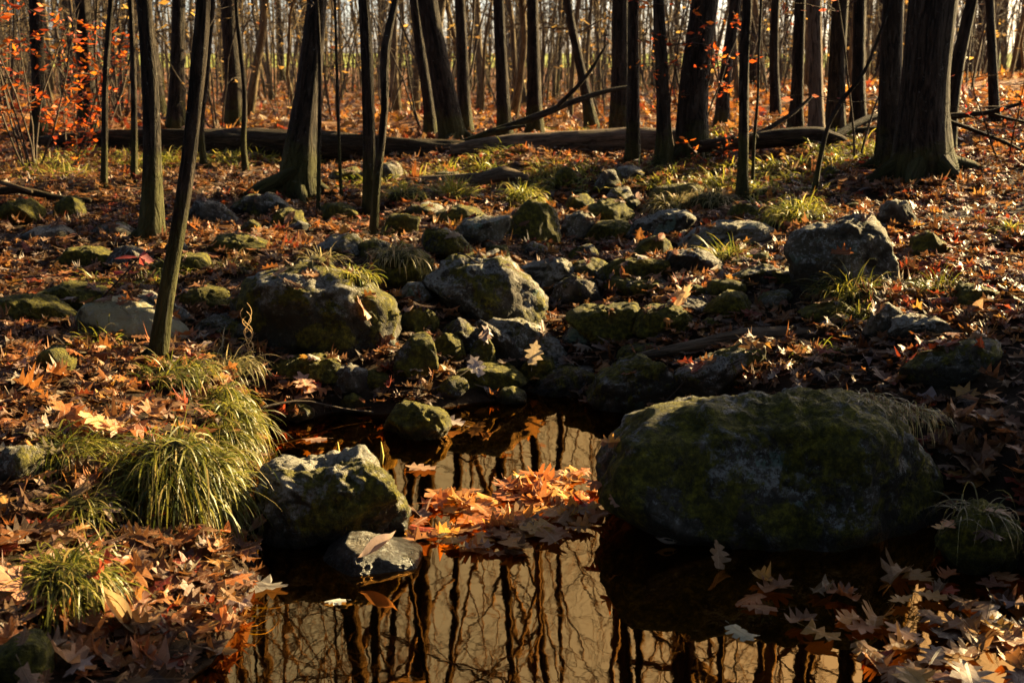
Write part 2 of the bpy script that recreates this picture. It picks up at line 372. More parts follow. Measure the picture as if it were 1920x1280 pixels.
# ------------------------------------------------------------------ rocks
ICO = {}
def ico(n):
    if n not in ICO:
        import bmesh
        bm = bmesh.new(); bmesh.ops.create_icosphere(bm, subdivisions=n, radius=1)
        ICO[n] = (np.array([v.co[:] for v in bm.verts]), np.array([[v.index for v in f.verts] for f in bm.faces])); bm.free()
    return ICO[n]
ROCK_V, ROCK_T, ROCK_N = [], [], [0]
def rock(name, label, poly, moss=.3, lichen=.4, pale=0, thick=.8, base=None, sub=4, facets=7, box=.72, group=None, seed=None, lift=0, rough=1.0, cat='rock', off=.62, ridge=1.0):
    poly = np.array(poly, float); seed = seed if seed is not None else int(poly.sum()) % 1000
    r_ = np.random.default_rng(seed)
    x0, x1 = poly[:, 0].min(), poly[:, 0].max(); y0, y1 = poly[:, 1].min(), poly[:, 1].max()
    if x1 - x0 > 125: sub = max(sub, 5)
    bx, by = base if base else ((x0 + x1) / 2, y1)
    g = hit(bx, by)
    if by > 740 and pool_sd(np.array([g[:2]]))[0] < 0: g = at_z(bx, by, 0)
    W = (x1 - x0) / F * depth_of(g); T = W / 2 * thick
    Y = g[1] + T * off
    w3 = np.array([at_y(a, b, Y) for a, b in poly])
    c2 = np.array([at_y((x0 + x1) / 2, y0 * .42 + y1 * .58, Y)[k] for k in (0, 2)])
    pl = w3[:, [0, 2]] - c2
    low = pl[:, 1] < 0; pl[low, 1] *= 1.25          # the foot goes into the ground
    ang = np.linspace(-math.pi, math.pi, 257)[:-1]; rad = np.full(256, .01)
    A = pl; B = np.roll(pl, -1, 0)
    for i, th in enumerate(ang):
        d = np.array([math.cos(th), math.sin(th)]); best = .01
        for a, b in zip(A, B):
            e = b - a; den = d[0] * e[1] - d[1] * e[0]
            if abs(den) < 1e-9: continue
            t = (a[0] * e[1] - a[1] * e[0]) / den; s = (a[0] * d[1] - a[1] * d[0]) / den
            if t > 0 and -1e-6 <= s <= 1 + 1e-6: best = max(best, t)
        rad[i] = best
    ker = np.array([1, 2, 3, 2, 1.]); ker /= ker.sum()
    rad = np.convolve(np.concatenate([rad[-2:], rad, rad[:2]]), ker, 'valid')
    V, Tr = ico(sub)
    a = np.arctan2(V[:, 2], V[:, 0]); rho = np.hypot(V[:, 0], V[:, 2])
    rr = np.interp(a, np.concatenate([ang, [math.pi]]), np.concatenate([rad, rad[:1]]))
    s = rho ** box; dep = np.sign(V[:, 1]) * np.abs(V[:, 1]) ** box * T
    P = np.stack([np.cos(a) * rr * s, dep, np.sin(a) * rr * s], 1)
    H = rad.mean()
    for k in range(facets):
        n = np.array([r_.normal() * .6, -abs(r_.normal()) - .25 if k % 3 else abs(r_.normal()), r_.normal() * .55 + .3]); n /= np.linalg.norm(n)
        dd = P @ n; h = dd.max() * r_.uniform(.68, .9); ex = np.maximum(dd - h, 0)
        P = P - (ex * .86)[:, None] * n
    dirn = P / (np.linalg.norm(P, axis=1)[:, None] + 1e-9)
    q = P / max(H, .05)
    sc = min(H, .3) * rough
    P = P + dirn * (sc * (.10 * fbm(q * 1.6 + seed, seed, 3) + .062 * fbm(q * 5 + seed, seed + 7, 4) + .028 * fbm(q * 17, seed + 31, 3) - .05 * ridge * np.abs(fbm(q * 2.7, seed + 20, 3))))[:, None]
    org = np.array([c2[0], Y, c2[1] - H]); P = P + np.array([c2[0], Y, c2[1] + lift])
    ROCK_V.append(P); ROCK_T.append(Tr + ROCK_N[0]); ROCK_N[0] += len(P)
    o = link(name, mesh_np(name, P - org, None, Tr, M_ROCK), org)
    o['moss'] = float(moss); o['lichen'] = float(lichen); o['pale'] = float(pale)
    return tag(o, label, cat, group)

rock('boulder', 'large dark boulder at right edge of pool, grey lichen and olive moss on top',
     [(1116, 890), (1124, 845), (1160, 800), (1220, 775), (1290, 764), (1380, 752), (1470, 733), (1560, 733), (1630, 752), (1710, 800), (1752, 860), (1785, 930), (1800, 990), (1750, 1015), (1600, 1020), (1450, 1015), (1300, 990), (1180, 955), (1125, 915)],
     .42, .75, .0, .55, (1420, 1000), 6, 3, .78, cat='boulder', seed=12, rough=.9, off=.5, ridge=.3)
rock('boulder', 'squarish lichen-speckled boulder standing in pool beside floating leaf raft',
     [(482, 950), (490, 890), (512, 862), (560, 866), (610, 858), (690, 850), (730, 855), (757, 890), (766, 940), (757, 985), (725, 1010), (650, 1025), (560, 1030), (500, 1000)],
     .32, 1.0, .25, .75, (620, 1010), 6, 5, .68, cat='boulder', ridge=.45)
rock('flat_stone', 'low flat dark stone in pool carrying one curled pale leaf',
     [(580, 1078), (605, 1042), (650, 1012), (720, 1016), (785, 1035), (792, 1055), (745, 1078), (650, 1092)], .1, .0, 0, 1.0, (680, 1072), 4, 6, .6, cat='stone', rough=.45)
rock('boulder', 'big rounded boulder in left middle, pale lichen face above black mossy front',
     [(428, 610), (440, 565), (470, 530), (500, 505), (560, 498), (600, 492), (640, 515), (690, 540), (735, 560), (752, 595), (738, 640), (690, 662), (600, 668), (500, 655), (440, 645)],
     .36, 1.0, .1, .8, (600, 660), 5, 8, .7, cat='boulder')
rock('boulder', 'brown boulder at centre with pale green lichen patch and sunlit right edge',
     [(785, 520), (830, 490), (880, 480), (935, 480), (965, 500), (1000, 525), (1025, 560), (1028, 590), (1010, 607), (960, 602), (900, 588), (840, 560)],
     .3, .75, 0, .8, (930, 600), 5, 8, .66, cat='boulder')
rock('rock', 'pale grey wedge rock with sunlit facet behind the central brown boulder',
     [(975, 502), (1020, 490), (1055, 484), (1085, 510), (1105, 540), (1060, 550), (1000, 545)], .1, .9, .25, .8, None, 4, 8)
rock('rock', 'smooth yellowish sunlit rock behind the slim leaning sapling',
     [(135, 600), (158, 570), (200, 555), (260, 565), (310, 580), (345, 615), (368, 648), (300, 650), (150, 630)], .05, .1, .85, .6, (250, 640), 4, 5, rough=.5)
rock('rock', 'low grey rock tucked behind the yellowish sunlit rock',
     [(205, 565), (225, 552), (280, 547), (330, 560), (370, 590), (372, 610), (300, 600)], .05, .7, .2, .6, (290, 605), 4)
rock('rock', 'small upright mossy rock with gold-lit right side, alone among leaves left of centre',
     [(735, 688), (745, 650), (775, 625), (800, 622), (818, 650), (822, 685), (790, 702), (745, 703)], .55, .5, 0, .9, None, 4, 8)
rock('rock', 'humped rock with sunlit crest behind the dark leaning slab',
     [(905, 625), (920, 598), (970, 595), (1010, 615), (1050, 640), (1072, 662), (1040, 680), (960, 680)], .25, .85, .15, .8, None, 4, 7)
rock('slab', 'dark thin slab leaning on edge, pale rim facing the standing white leaf',
     [(888, 593), (905, 599), (950, 628), (970, 640), (988, 678), (976, 694), (935, 690), (915, 655)], .0, .0, 0, .35, (950, 690), 4, 4, cat='slab')
rock('rock', 'small dark green rock on left foot of the leaning slab',
     [(878, 672), (890, 632), (912, 625), (930, 650), (928, 688), (890, 690)], .5, .2, 0, .8, None, 4)
rock('boulder', 'rounded grey-green boulder at head of pool, behind the large right boulder',
     [(1098, 740), (1120, 705), (1160, 680), (1210, 666), (1245, 670), (1270, 700), (1287, 737), (1275, 770), (1200, 782), (1120, 772)], .4, .7, 0, .8, (1190, 772), 5, 8, cat='boulder')
rock('flat_stone', 'flat dark wet stone at head of pool, left of the grey-green boulder',
     [(985, 720), (1020, 692), (1070, 683), (1115, 695), (1122, 730), (1060, 748), (1000, 745)], .35, .0, 0, .9, None, 4, 6, cat='stone')
rock('slab', 'long tilted slab with leaves on its back and a blunt lichen end',
     [(1262, 702), (1280, 690), (1350, 665), (1415, 632), (1432, 640), (1438, 675), (1410, 702), (1360, 737), (1290, 752), (1272, 725)], .3, .85, 0, .6, (1350, 740), 4, 6, cat='slab')
rock('rock', 'moss-covered rock with orange-lit right end, right of centre',
     [(1055, 592), (1090, 575), (1150, 570), (1190, 562), (1212, 595), (1214, 628), (1190, 645), (1100, 630)], .85, .2, 0, .8, None, 4)
rock('boulder', 'bulky bare grey boulder up the right slope with dark undercut',
     [(1472, 468), (1490, 440), (1545, 420), (1600, 408), (1640, 410), (1660, 440), (1680, 500), (1683, 528), (1620, 540), (1550, 558), (1500, 545), (1480, 505)], .02, .35, .12, .75, (1560, 550), 5, 9, .66, cat='boulder')
rock('rock', 'plain grey pointed rock behind the bulky bare boulder',
     [(1643, 405), (1665, 374), (1700, 375), (1727, 412), (1716, 432), (1660, 428)], .0, .3, .15, .7, None, 4)
rock('rock', 'long pale low rock just left of the bulky bare boulder',
     [(1262, 458), (1300, 432), (1350, 416), (1420, 412), (1450, 425), (1456, 458), (1420, 468), (1340, 466)], .1, .6, .3, .7, None, 4)
rock('rock', 'flat pale rock with a leaf on it, above the small rounded stream rock',
     [(1172, 442), (1190, 415), (1240, 395), (1290, 392), (1306, 410), (1285, 430), (1230, 445)], .15, .7, .15, .7, None, 4)
rock('rock', 'small rounded rock with golden moss on its right shoulder',
     [(1184, 478), (1200, 450), (1230, 435), (1255, 450), (1263, 472), (1230, 484)], .5, .6, 0, .8, None, 4)
rock('rock', 'broad green mossy rock in front of a lichen-covered peak',
     [(1075, 412), (1095, 390), (1130, 375), (1170, 378), (1192, 402), (1187, 428), (1120, 433)], .7, .5, 0, .8, None, 4)
rock('rock', 'lichen-covered peaked rock rising behind the broad green mossy rock',
     [(1126, 380), (1150, 355), (1180, 351), (1206, 385), (1216, 405), (1170, 408)], .2, .95, 0, .8, None, 4)
rock('boulder', 'black upright boulder in upper middle below the glowing grass tuft',
     [(948, 442), (960, 402), (985, 380), (1025, 380), (1045, 400), (1054, 442), (1035, 462), (960, 462)], .55, .0, 0, .8, None, 4, 7, cat='boulder')
rock('rock', 'grey rock with two flat pale faces left of the black upright boulder',
     [(845, 442), (870, 412), (905, 403), (960, 403), (957, 432), (925, 464), (880, 464)], .15, .6, .25, .7, None, 4)
rock('rock', 'dark-fronted rock with grey cap left of the two-faced grey rock',
     [(788, 455), (800, 430), (830, 426), (862, 440), (897, 472), (872, 488), (810, 480)], .4, .7, 0, .8, None, 4)
rock('rock', 'pale lichen rock beside the foot of the thin twin trunks',
     [(588, 463), (620, 441), (665, 437), (687, 460), (683, 474), (620, 478)], .2, .95, .1, .7, None, 4)
rock('rock', 'brown-gold mossy lump right of the thin twin trunks',
     [(713, 433), (730, 405), (765, 400), (786, 410), (783, 433), (740, 443)], .85, .0, 0, .8, None, 4)
rock('rock', 'dark wedge rock with lit lower edge, left of the curved tree',
     [(352, 402), (370, 374), (420, 384), (457, 416), (442, 424), (380, 416)], .2, .3, 0, .6, None, 4)
rock('rock', 'grey jagged rock against the spreading root of the curved tree',
     [(428, 388), (460, 366), (510, 362), (540, 380), (547, 402), (500, 406)], .25, .5, .05, .6, None, 4)
rock('rock', 'long flat rock under bright moss with a pale leaf lying on it',
     [(1128, 514), (1150, 490), (1200, 480), (1250, 482), (1263, 500), (1235, 520), (1150, 524)], .9, .2, 0, .7, None, 4)
rock('rock', 'dark low ledge just below the long flat bright-moss rock',
     [(1128, 536), (1150, 522), (1240, 522), (1265, 537), (1200, 549), (1140, 545)], .4, .1, 0, .7, None, 3)
rock('rock', 'dark mossy block with lit top edge left of the bulky bare boulder',
     [(1320, 548), (1335, 526), (1380, 520), (1402, 530), (1397, 552), (1340, 557)], .65, .0, 0, .8, None, 3)
rock('rock', 'small grey stone half buried in leaves below the bulky bare boulder',
     [(1412, 580), (1430, 550), (1470, 540), (1492, 556), (1470, 580)], .3, .5, .15, .8, None, 3)
rock('rock', 'upright dark stone with grey cap on the right leaf slope',
     [(1618, 624), (1635, 580), (1665, 565), (1690, 580), (1697, 620), (1660, 636)], .3, .45, .05, .8, None, 4)
rock('slab', 'long dark slab jutting from the right bank over a black hollow',
     [(1688, 695), (1740, 662), (1810, 641), (1870, 627), (1887, 640), (1872, 662), (1810, 702), (1740, 737), (1700, 722)], .35, .2, .05, .55, (1760, 725), 4, 6, cat='slab')
rock('rock', 'dark green mossy stone at upper left rim of pool',
     [(718, 805), (735, 766), (780, 752), (830, 766), (852, 792), (832, 816), (760, 820)], .75, .1, 0, .9, None, 4)
rock('flat_stone', 'flat moss-topped stone between big lichen boulder and pool',
     [(508, 694), (520, 675), (600, 664), (645, 680), (642, 708), (590, 712), (530, 706)], .85, .1, 0, .8, None, 4, 5, cat='stone')
rock('rock', 'moss-streaked rock wedged between the two big middle boulders',
     [(742, 605), (770, 576), (805, 574), (827, 600), (818, 625), (770, 618)], .8, .0, 0, .8, None, 4)
rock('rock', 'small pointed lit rock against left flank of the central brown boulder',
     [(743, 555), (765, 524), (788, 524), (817, 556), (790, 565)], .25, .4, .15, .8, None, 3)
rock('rock', 'dark overhung hummock behind the big lichen boulder, grass on top',
     [(690, 515), (710, 476), (780, 468), (832, 490), (805, 520), (720, 535)], .8, .0, 0, .9, None, 4)
rock('rock', 'dark mossy mound at far left edge below the crooked log',
     [(-20, 405), (20, 373), (60, 375), (87, 397), (60, 420), (-10, 423)], .75, .2, 0, .8, None, 4)
rock('rock', 'mossy hump in the left leaf carpet behind the yellowish rock',
     [(98, 495), (130, 465), (180, 462), (222, 482), (212, 505), (120, 507)], .75, .2, 0, .8, None, 4)
rock('flat_stone', 'flat bluish-grey stone left of the thick left trunk',
     [(148, 440), (180, 421), (230, 418), (257, 432), (240, 446), (170, 448)], .2, .45, .05, .8, None, 3, cat='stone')
rock('flat_stone', 'flat bluish-grey stone nearest the left edge, beside another like it',
     [(28, 446), (70, 426), (120, 425), (147, 442), (110, 458), (50, 456)], .2, .45, .05, .8, None, 3, cat='stone')
rock('rock', 'tiny mossy stone before the two-faced grey rock',
     [(903, 479), (920, 461), (950, 460), (957, 477), (940, 489)], .8, .0, 0, .8, None, 3)
rock('rock', 'small gold-mossed stone left of the dark mossy block',
     [(1268, 560), (1285, 536), (1315, 530), (1327, 547), (1310, 562)], .85, .0, 0, .8, None, 3)
rock('rock', 'pale round-topped rock with moss cap beneath the long fallen log',
     [(688, 332), (708, 305), (742, 304), (763, 322), (740, 340)], .45, .8, .1, .8, None, 3)
rock('rock', 'dark flat mound under the long fallen log, left of smooth brown log',
     [(795, 338), (820, 322), (860, 322), (868, 336), (830, 345)], .5, .0, 0, .8, None, 3)
rock('rock', 'grey stone half hidden by sedge at left edge of foreground bank',
     [(-15, 890), (10, 837), (50, 830), (82, 852), (74, 895), (10, 905)], .3, .5, 0, .8, None, 4)
rock('rock', 'small black stone on the leafy shore above the pool',
     [(806, 738), (830, 710), (870, 705), (884, 727), (850, 746)], .3, .0, 0, .8, None, 3)
rock('rock', 'round dark moss ball in the bottom left corner',
     [(-20, 1250), (10, 1190), (60, 1178), (97, 1215), (94, 1262), (0, 1285)], .95, .0, 0, .8, None, 4)
rock('rock', 'dark moss lump hugging right end of the large pool boulder',
     [(1755, 1020), (1780, 962), (1840, 940), (1890, 950), (1915, 1000), (1895, 1056), (1800, 1070)], .95, .0, 0, .8, None, 4)
rock('rock', 'dark peaked rock below the dead branches, left of grey flat-topped rock',
     [(1110, 352), (1128, 322), (1150, 318), (1172, 345), (1160, 362), (1120, 362)], .3, .2, 0, .8, None, 3)
rock('rock', 'grey flat-topped rock at foot of the twin mid-right trunks',
     [(1148, 332), (1158, 312), (1195, 309), (1210, 322), (1200, 338)], .1, .6, .1, .8, None, 3)
rock('rock', 'long mossy ledge in dry grass above the flat pale leaf-topped rock',
     [(1205, 372), (1230, 352), (1300, 342), (1330, 350), (1310, 368), (1240, 380)], .6, .1, 0, .7, None, 3)
rock('rock', 'dark peaked stone in grass behind the slender right sapling',
     [(1535, 335), (1552, 310), (1575, 318), (1582, 334)], .3, .2, 0, .8, None, 3)
rock('rock', 'grey stone with a grass wig, upper right of stream',
     [(1452, 400), (1470, 372), (1500, 368), (1515, 388), (1505, 402)], .3, .5, .1, .8, None, 3)
rock('rock', 'mossy stone beside pale dry grass left of bare boulder',
     [(1400, 505), (1415, 478), (1440, 472), (1452, 490), (1440, 508)], .85, .0, 0, .8, None, 3)
rock('rock', 'dark stone in stream bed under the mossy long flat rock',
     [(1060, 480), (1075, 460), (1110, 458), (1125, 474), (1100, 488)], .4, .1, 0, .8, None, 3)
rock('rock', 'low dark wet stone behind the grey-green pool-head boulder',
     [(1150, 670), (1170, 648), (1230, 642), (1250, 660), (1220, 674)], .5, .1, 0, .8, None, 3)
rock('rock', 'dark hummock right of the black upright boulder',
     [(1052, 395), (1068, 368), (1100, 362), (1118, 380), (1100, 398)], .6, .0, 0, .8, None, 3)
rock('rock', 'dark mossy hump at left with twig across, above foreground bank',
     [(55, 700), (80, 655), (110, 648), (142, 672), (138, 705)], .9, .0, 0, .8, None, 3)
rock('rock', 'pale mossy mound right of the curved tree, half under leaves',
     [(600, 342), (625, 318), (665, 312), (688, 330), (670, 346)], .4, .5, .1, .8, None, 3)

STONE_LABELS = ['little stone beside the standing white leaf', 'little stone between central brown boulder and orange-lit mossy rock', 'little stone under the black upright boulder', 'little stone above the humped crest of the central brown boulder',
    'little stone below the small upright mossy rock', 'little stone at the inlet left of the flat wet stone', 'little stone on the pool rim above the dark green mossy stone', 'little stone on left pool rim beside the bank sedge', 'little stone left of the pale grey log',
    'little stone below the long pale low rock', 'little stone left of the pale lichen rock', 'little stone in leaves right of the grey jagged rock', 'little stone right of the dark straight left trunk foot', 'little stone right of the pale wedge rock',
    'little stone in grass right of the glowing golden tuft', 'little stone in dry grass near the slender grey right trunk', 'little stone left of the sunlit spiky grass', 'little stone left of the plain grey pointed rock', 'little stone right of the small golden-mossed rounded rock', 'little stone before the broad green mossy rock']
# small stones through the bed
for i, (px, py, s) in enumerate([(1015, 655, 34), (1100, 560, 30), (1000, 470, 26), (870, 500, 26), (700, 715, 30), (960, 745, 36), (660, 760, 36), (560, 775, 30), (1330, 610, 28),
                                 (1390, 500, 28), (470, 430, 24), (560, 430, 24), (330, 470, 26), (1230, 545, 24), (1020, 360, 22), (1340, 385, 22), (760, 372, 20), (1600, 390, 20), (1330, 480, 24), (1140, 445, 24)]):
    a = rng.uniform(.8, 1.3); b = rng.uniform(.5, .8)
    poly = [(px - s * a, py + 4), (px - s * .6 * a, py - s * b * .7), (px, py - s * b), (px + s * .7 * a, py - s * b * .6), (px + s * a, py + 2), (px + s * .4, py + s * .3), (px - s * .4, py + s * .3)]
    rock('small_stone', STONE_LABELS[i], poly, rng.uniform(.1, .9), rng.uniform(0, .7), 0, .8, None, 3, 6, cat='stone', group='small stones in the stream bed')
ANCH = [('big lichen boulder', 600, 570), ('central brown boulder', 930, 530), ('black upright boulder', 1000, 420), ('orange-lit mossy rock', 1150, 600), ('bulky bare boulder', 1575, 480), ('long flat mossy rock', 1195, 500),
        ('long pale low rock', 1360, 440), ('leaning dark slab', 960, 640), ('pool-head boulder', 1190, 720), ('tilted leafy slab', 1350, 690), ('two-faced grey rock', 910, 430), ('yellowish rock', 250, 600), ('curved tree foot', 560, 360),
        ('dark left trunk foot', 280, 440), ('upright mossy rock', 780, 660), ('lichen-covered peak', 1180, 370), ('double trunk foot', 1730, 330), ('far left mossy mound', 40, 395)]
MORE = [(1080, 560, 40), (1110, 520, 34), (865, 640, 36), (690, 600, 40), (840, 660, 30), (1250, 610, 44), (1300, 580, 34), (1010, 700, 34), (1160, 440, 34), (1090, 440, 36), (760, 490, 34), (860, 410, 30), (640, 400, 28), (700, 470, 28), (1300, 500, 36), (1370, 580, 36), (1440, 520, 34),
        (1110, 630, 36), (905, 710, 40), (660, 720, 38), (560, 640, 36), (420, 620, 34), (380, 560, 36), (130, 560, 40), (60, 590, 44), (340, 500, 34), (240, 490, 30), (1740, 470, 30), (1830, 560, 34), (1560, 590, 34), (1250, 390, 26), (1060, 340, 24), (800, 395, 24), (540, 420, 28), (130, 400, 28), (450, 460, 30), (1400, 400, 26), (1720, 620, 38)]
rm = np.random.default_rng(88)
for i, (px, py, s) in enumerate(MORE):
    s *= 1.3
    a = rm.uniform(.75, 1.8); b = min(.95, rm.uniform(.7, 1.0) / a ** .8); j = rm.uniform(-.15, .15, 6) * s
    poly = [(px - s * a, py + 4 + j[0]), (px - s * .65 * a, py - s * b * .7 + j[1]), (px + j[2], py - s * b), (px + s * .65 * a, py - s * b * .65 + j[3]), (px + s * a, py + 2), (px + s * .4, py + s * .32), (px - s * .4, py + s * .32)]
    mo = rm.choice([.1, .35, .8, .95]); an = min(ANCH, key=lambda q: math.hypot(q[1] - px, (q[2] - py) * 1.3)); dx, dy = px - an[1], py - an[2]
    rel = ('right of' if dx > 0 else 'left of') if abs(dx) > abs(dy) * 1.3 else ('just below' if dy > 0 else 'just above')
    rock('mossy_stone' if mo > .5 else 'stone', f"{'moss-covered' if mo > .5 else 'bare grey'} {'roundish' if b > .75 else 'flattish'} stone in the leaves {rel} the {an[0]}", poly, mo, rm.uniform(0, .9), rm.choice([0, 0, .15]), .8, None, 3 if s < 32 else 4, 7, cat='stone', group='loose stones through the bed')
BVH = BVHTree.FromPolygons([tuple(p) for p in np.vstack(ROCK_V)], [tuple(int(k) for k in t) for t in np.vstack(ROCK_T)])
def top_z(x, y):
    h = BVH.ray_cast(Vector((x, y, 4)), Vector((0, 0, -1)))
    g = tz(x, y)
    if h[0] is not None and h[0].z > g: return h[0].z, np.array(h[1]), True
    return g, np.array([0, 0, 1.]), False

def on(px, py, up=.01):
    d = ray(px, py); h = BVH.ray_cast(Vector(CAM), Vector(d).normalized()); g = hit(px, py)
    if g[2] < 0: g = at_z(px, py, 0.0)
    if h[0] is not None and (np.array(h[0]) - CAM) @ FWD < depth_of(g): g = np.array(h[0])
    return g + np.array([0, -.3 * up, up])

# ------------------------------------------------------------------ trees
def poly_branch(p0, d0, L, n, wob, up, r_):
    d = np.array(d0, float); d /= np.linalg.norm(d); P = [np.array(p0, float)]; st = L / n
    for k in range(n):
        d = d + r_.normal(size=3) * wob + np.array([0, 0, up]); d /= np.linalg.norm(d); P.append(P[-1] + d * st)
    return np.array(P)
def grow_crown(mb, tp, tr, r_, zfrom, n_limb, Lf=.26, sub=5, twig=4, low=0, seed=0):
    z = tp[:, 2]; H = z[-1] - z[0]
    for i in range(n_limb + low):
        zz = r_.uniform(.8, zfrom) if i >= n_limb else zfrom + (z[-1] - zfrom) * (i + r_.uniform(0, 1)) / n_limb
        p = np.array([np.interp(zz, z, tp[:, k]) for k in range(3)]); rr = np.interp(zz, z, tr)
        az = r_.uniform(0, 2 * math.pi); el = r_.uniform(.2, .9)
        L = H * Lf * (1.15 - .7 * (zz - z[0]) / H) * r_.uniform(.6, 1.2)
        if i >= n_limb: L = r_.uniform(.4, 1.6); rr = .012 * 2.2; el = r_.uniform(-.1, .6)
        d = np.array([math.cos(az) * math.cos(el), math.sin(az) * math.cos(el), math.sin(el)])
        B = poly_branch(p, d, L, 7, .20, .06, r_); r0 = min(rr * .55, L * .022 + .004)
        rb = np.linspace(r0, max(r0 * .22, .003), 8); mb.tube(B, rb, 5, False, 0, seed + i)
        for j in range(sub):
            u = r_.uniform(.25, 1); k = min(int(u * 7), 6); q = B[k]; dd = B[k + 1] - B[k]; dd /= np.linalg.norm(dd)
            d2 = dd * .7 + r_.normal(size=3) * .55 + np.array([0, 0, .15]); L2 = L * r_.uniform(.3, .6)
            S = poly_branch(q, d2, L2, 5, .25, .05, r_); r1 = max(rb[k] * .55, .0035)
            mb.tube(S, np.linspace(r1, .0025, 6), 4, False, 0, seed + j)
            for t in range(twig):
                k2 = r_.integers(1, 5); d3 = (S[k2 + 1] - S[k2]); d3 = d3 / np.linalg.norm(d3) + r_.normal(size=3) * .6
                mb.tube(poly_branch(S[k2], d3, L2 * r_.uniform(.3, .7), 3, .3, .03, r_), [max(r1 * .4, .003), .0028, .0024, .002], 3, False, 0, seed)
def root_flare(pts, rad, n=6): return pts, rad
def hand_tree(name, label, pts, H, base=None, crown=14, zfrom=3.2, flare=1.5, sides=12, low=0, group=None, cat='tree', mat=None, seed=0, roots=0, Lf=.26):
    """pts: (px, py, width px) from the foot upwards, unprojected at the distance where the foot meets the ground."""
    r_ = np.random.default_rng(seed + int(pts[0][0])); g = hit(*(base or pts[0][:2])); Y = g[1]
    P, W = [], []
    for a, b, wd in pts:
        p = at_y(a, b, Y); P.append(p); W.append(wd / 2 / F * depth_of(p))
    P = np.array(P); W = np.array(W); P[0, 2] = min(P[0, 2], tz(P[0, 0], Y)) - .06
    d = P[-1] - P[-2]; d /= np.linalg.norm(d); d = d * .35 + np.array([0, 0, .65])
    n = 8; L = max(H - (P[-1, 2] - P[0, 2]), 1.0)
    E = poly_branch(P[-1], d, L, n, .05, .05, r_)[1:]
    P = np.vstack([P, E]); W = np.concatenate([W, np.linspace(W[-1], max(W[-1] * .22, .006), n + 1)[1:]])
    # resample finely, with a little meander towards and away from the camera
    s = np.concatenate([[0], np.cumsum(np.linalg.norm(np.diff(P, axis=0), axis=1))])
    m = 46; u = np.concatenate([np.linspace(0, .25, 20), np.linspace(.27, 1, m - 20)]) * s[-1]
    from_s = lambda A: np.interp(u, s, A)
    Q = np.stack([from_s(P[:, k]) for k in range(3)], 1)
    for _ in range(2): Q[1:-1] = (Q[:-2] + 2 * Q[1:-1] + Q[2:]) / 4
    Q[:, 1] += .05 * np.sin(u * 1.1 + seed) * np.clip(u, 0, 1)
    rad = from_s(W); rad = rad * (1 + (flare - 1) * np.exp(-u / (W[0] * 3.2)))
    mb = MB(); mb.tube(Q, rad, sides + 6, True, .10, seed + int(pts[0][0]))
    for k in range(roots):
        a = 2 * math.pi * (k + r_.uniform(-.2, .2)) / roots; dr = np.array([math.cos(a), math.sin(a), 0])
        r0 = W[0]; b0 = Q[0] + np.array([0, 0, .06 + r0 * 1.1])
        pp = [b0 + dr * r0 * .3, b0 + dr * r0 * 1.1 - np.array([0, 0, r0 * .6])]
        for e in (1.9, 2.7): q = b0 + dr * r0 * e; q[2] = tz(q[0], q[1]) + r0 * (.12 if e < 2 else -.25); pp.append(q)
        mb.tube(pp, [r0 * .5, r0 * .42, r0 * .3, r0 * .14], 8, True, .08, seed + k)
    root = link(name, None, Q[0]); tag(root, label, cat, group)
    t = link('trunk', mb.mesh('trunk', mat or M_BARK, True, Q[0]), parent=root)
    if crown or low:
        cb = MB(); grow_crown(cb, Q, rad, r_, Q[0, 2] + zfrom * .8, int(crown * 1.3), Lf, 6, 5, low, seed)
        link('crown', cb.mesh('crown', M_BARKT, True, Q[0]), parent=root)
    TREES.append((Q[0, 0], Q[0, 1], rad[8]))
    return root
TREES = []
HT = hand_tree
HT('sapling_tree', 'slim leaning sapling trunk rooted at front left beside the yellowish sunlit rock', [(290, 672, 32), (300, 610, 31), (312, 540, 30), (328, 440, 29), (347, 320, 28), (358, 220, 28), (368, 110, 30), (380, 0, 27)], 7, crown=10, zfrom=2.6, flare=1.5, sides=14, seed=1, roots=4)
HT('tree', 'dark straight trunk left of the slim leaning sapling, foot beside flat bluish stones', [(281, 450, 42), (284, 380, 36), (284, 280, 32), (281, 150, 30), (275, 60, 28), (270, 0, 28)], 11, crown=14, flare=1.5, sides=14, seed=2, roots=4)
HT('tree', 'curved trunk with flared mossy foot and sunlit right rim, left of centre', [(557, 362, 62), (558, 310, 56), (566, 250, 50), (578, 180, 44), (589, 90, 40), (598, 0, 36)], 13, crown=14, flare=1.6, sides=16, seed=3, roots=5)
HT('tree', 'thicker straight stem of the thin pair just left of centre', [(692, 398, 26), (693, 300, 24), (692, 200, 23), (690, 100, 22), (684, 0, 21)], 9, crown=12, flare=1.2, seed=4)
HT('tree', 'thin crooked stem crossing in front of the straight stem left of centre', [(698, 448, 17), (704, 370, 16), (712, 290, 16), (724, 215, 14), (722, 150, 15), (716, 100, 18), (730, 50, 15), (745, 0, 12)], 8, crown=10, flare=1.15, seed=5)
HT('tree', 'dark upright trunk in front of the orange-leaved branch, right of centre', [(1246, 312, 34), (1245, 250, 26), (1244, 160, 23), (1240, 80, 22), (1235, 0, 20)], 11, crown=12, flare=1.5, seed=6, roots=4)
HT('tree', 'stout trunk leaning right behind orange leaves, with bright right edge', [(1300, 300, 56), (1298, 240, 50), (1300, 160, 48), (1312, 70, 48), (1328, 0, 48)], 15, crown=16, flare=1.4, sides=16, seed=7, roots=5)
HT('tree', 'slender grey trunk standing forward of the dead branch pile on the right', [(1391, 378, 24), (1394, 320, 20), (1396, 220, 19), (1396, 110, 18), (1402, 0, 17)], 9, crown=10, flare=1.6, seed=8)
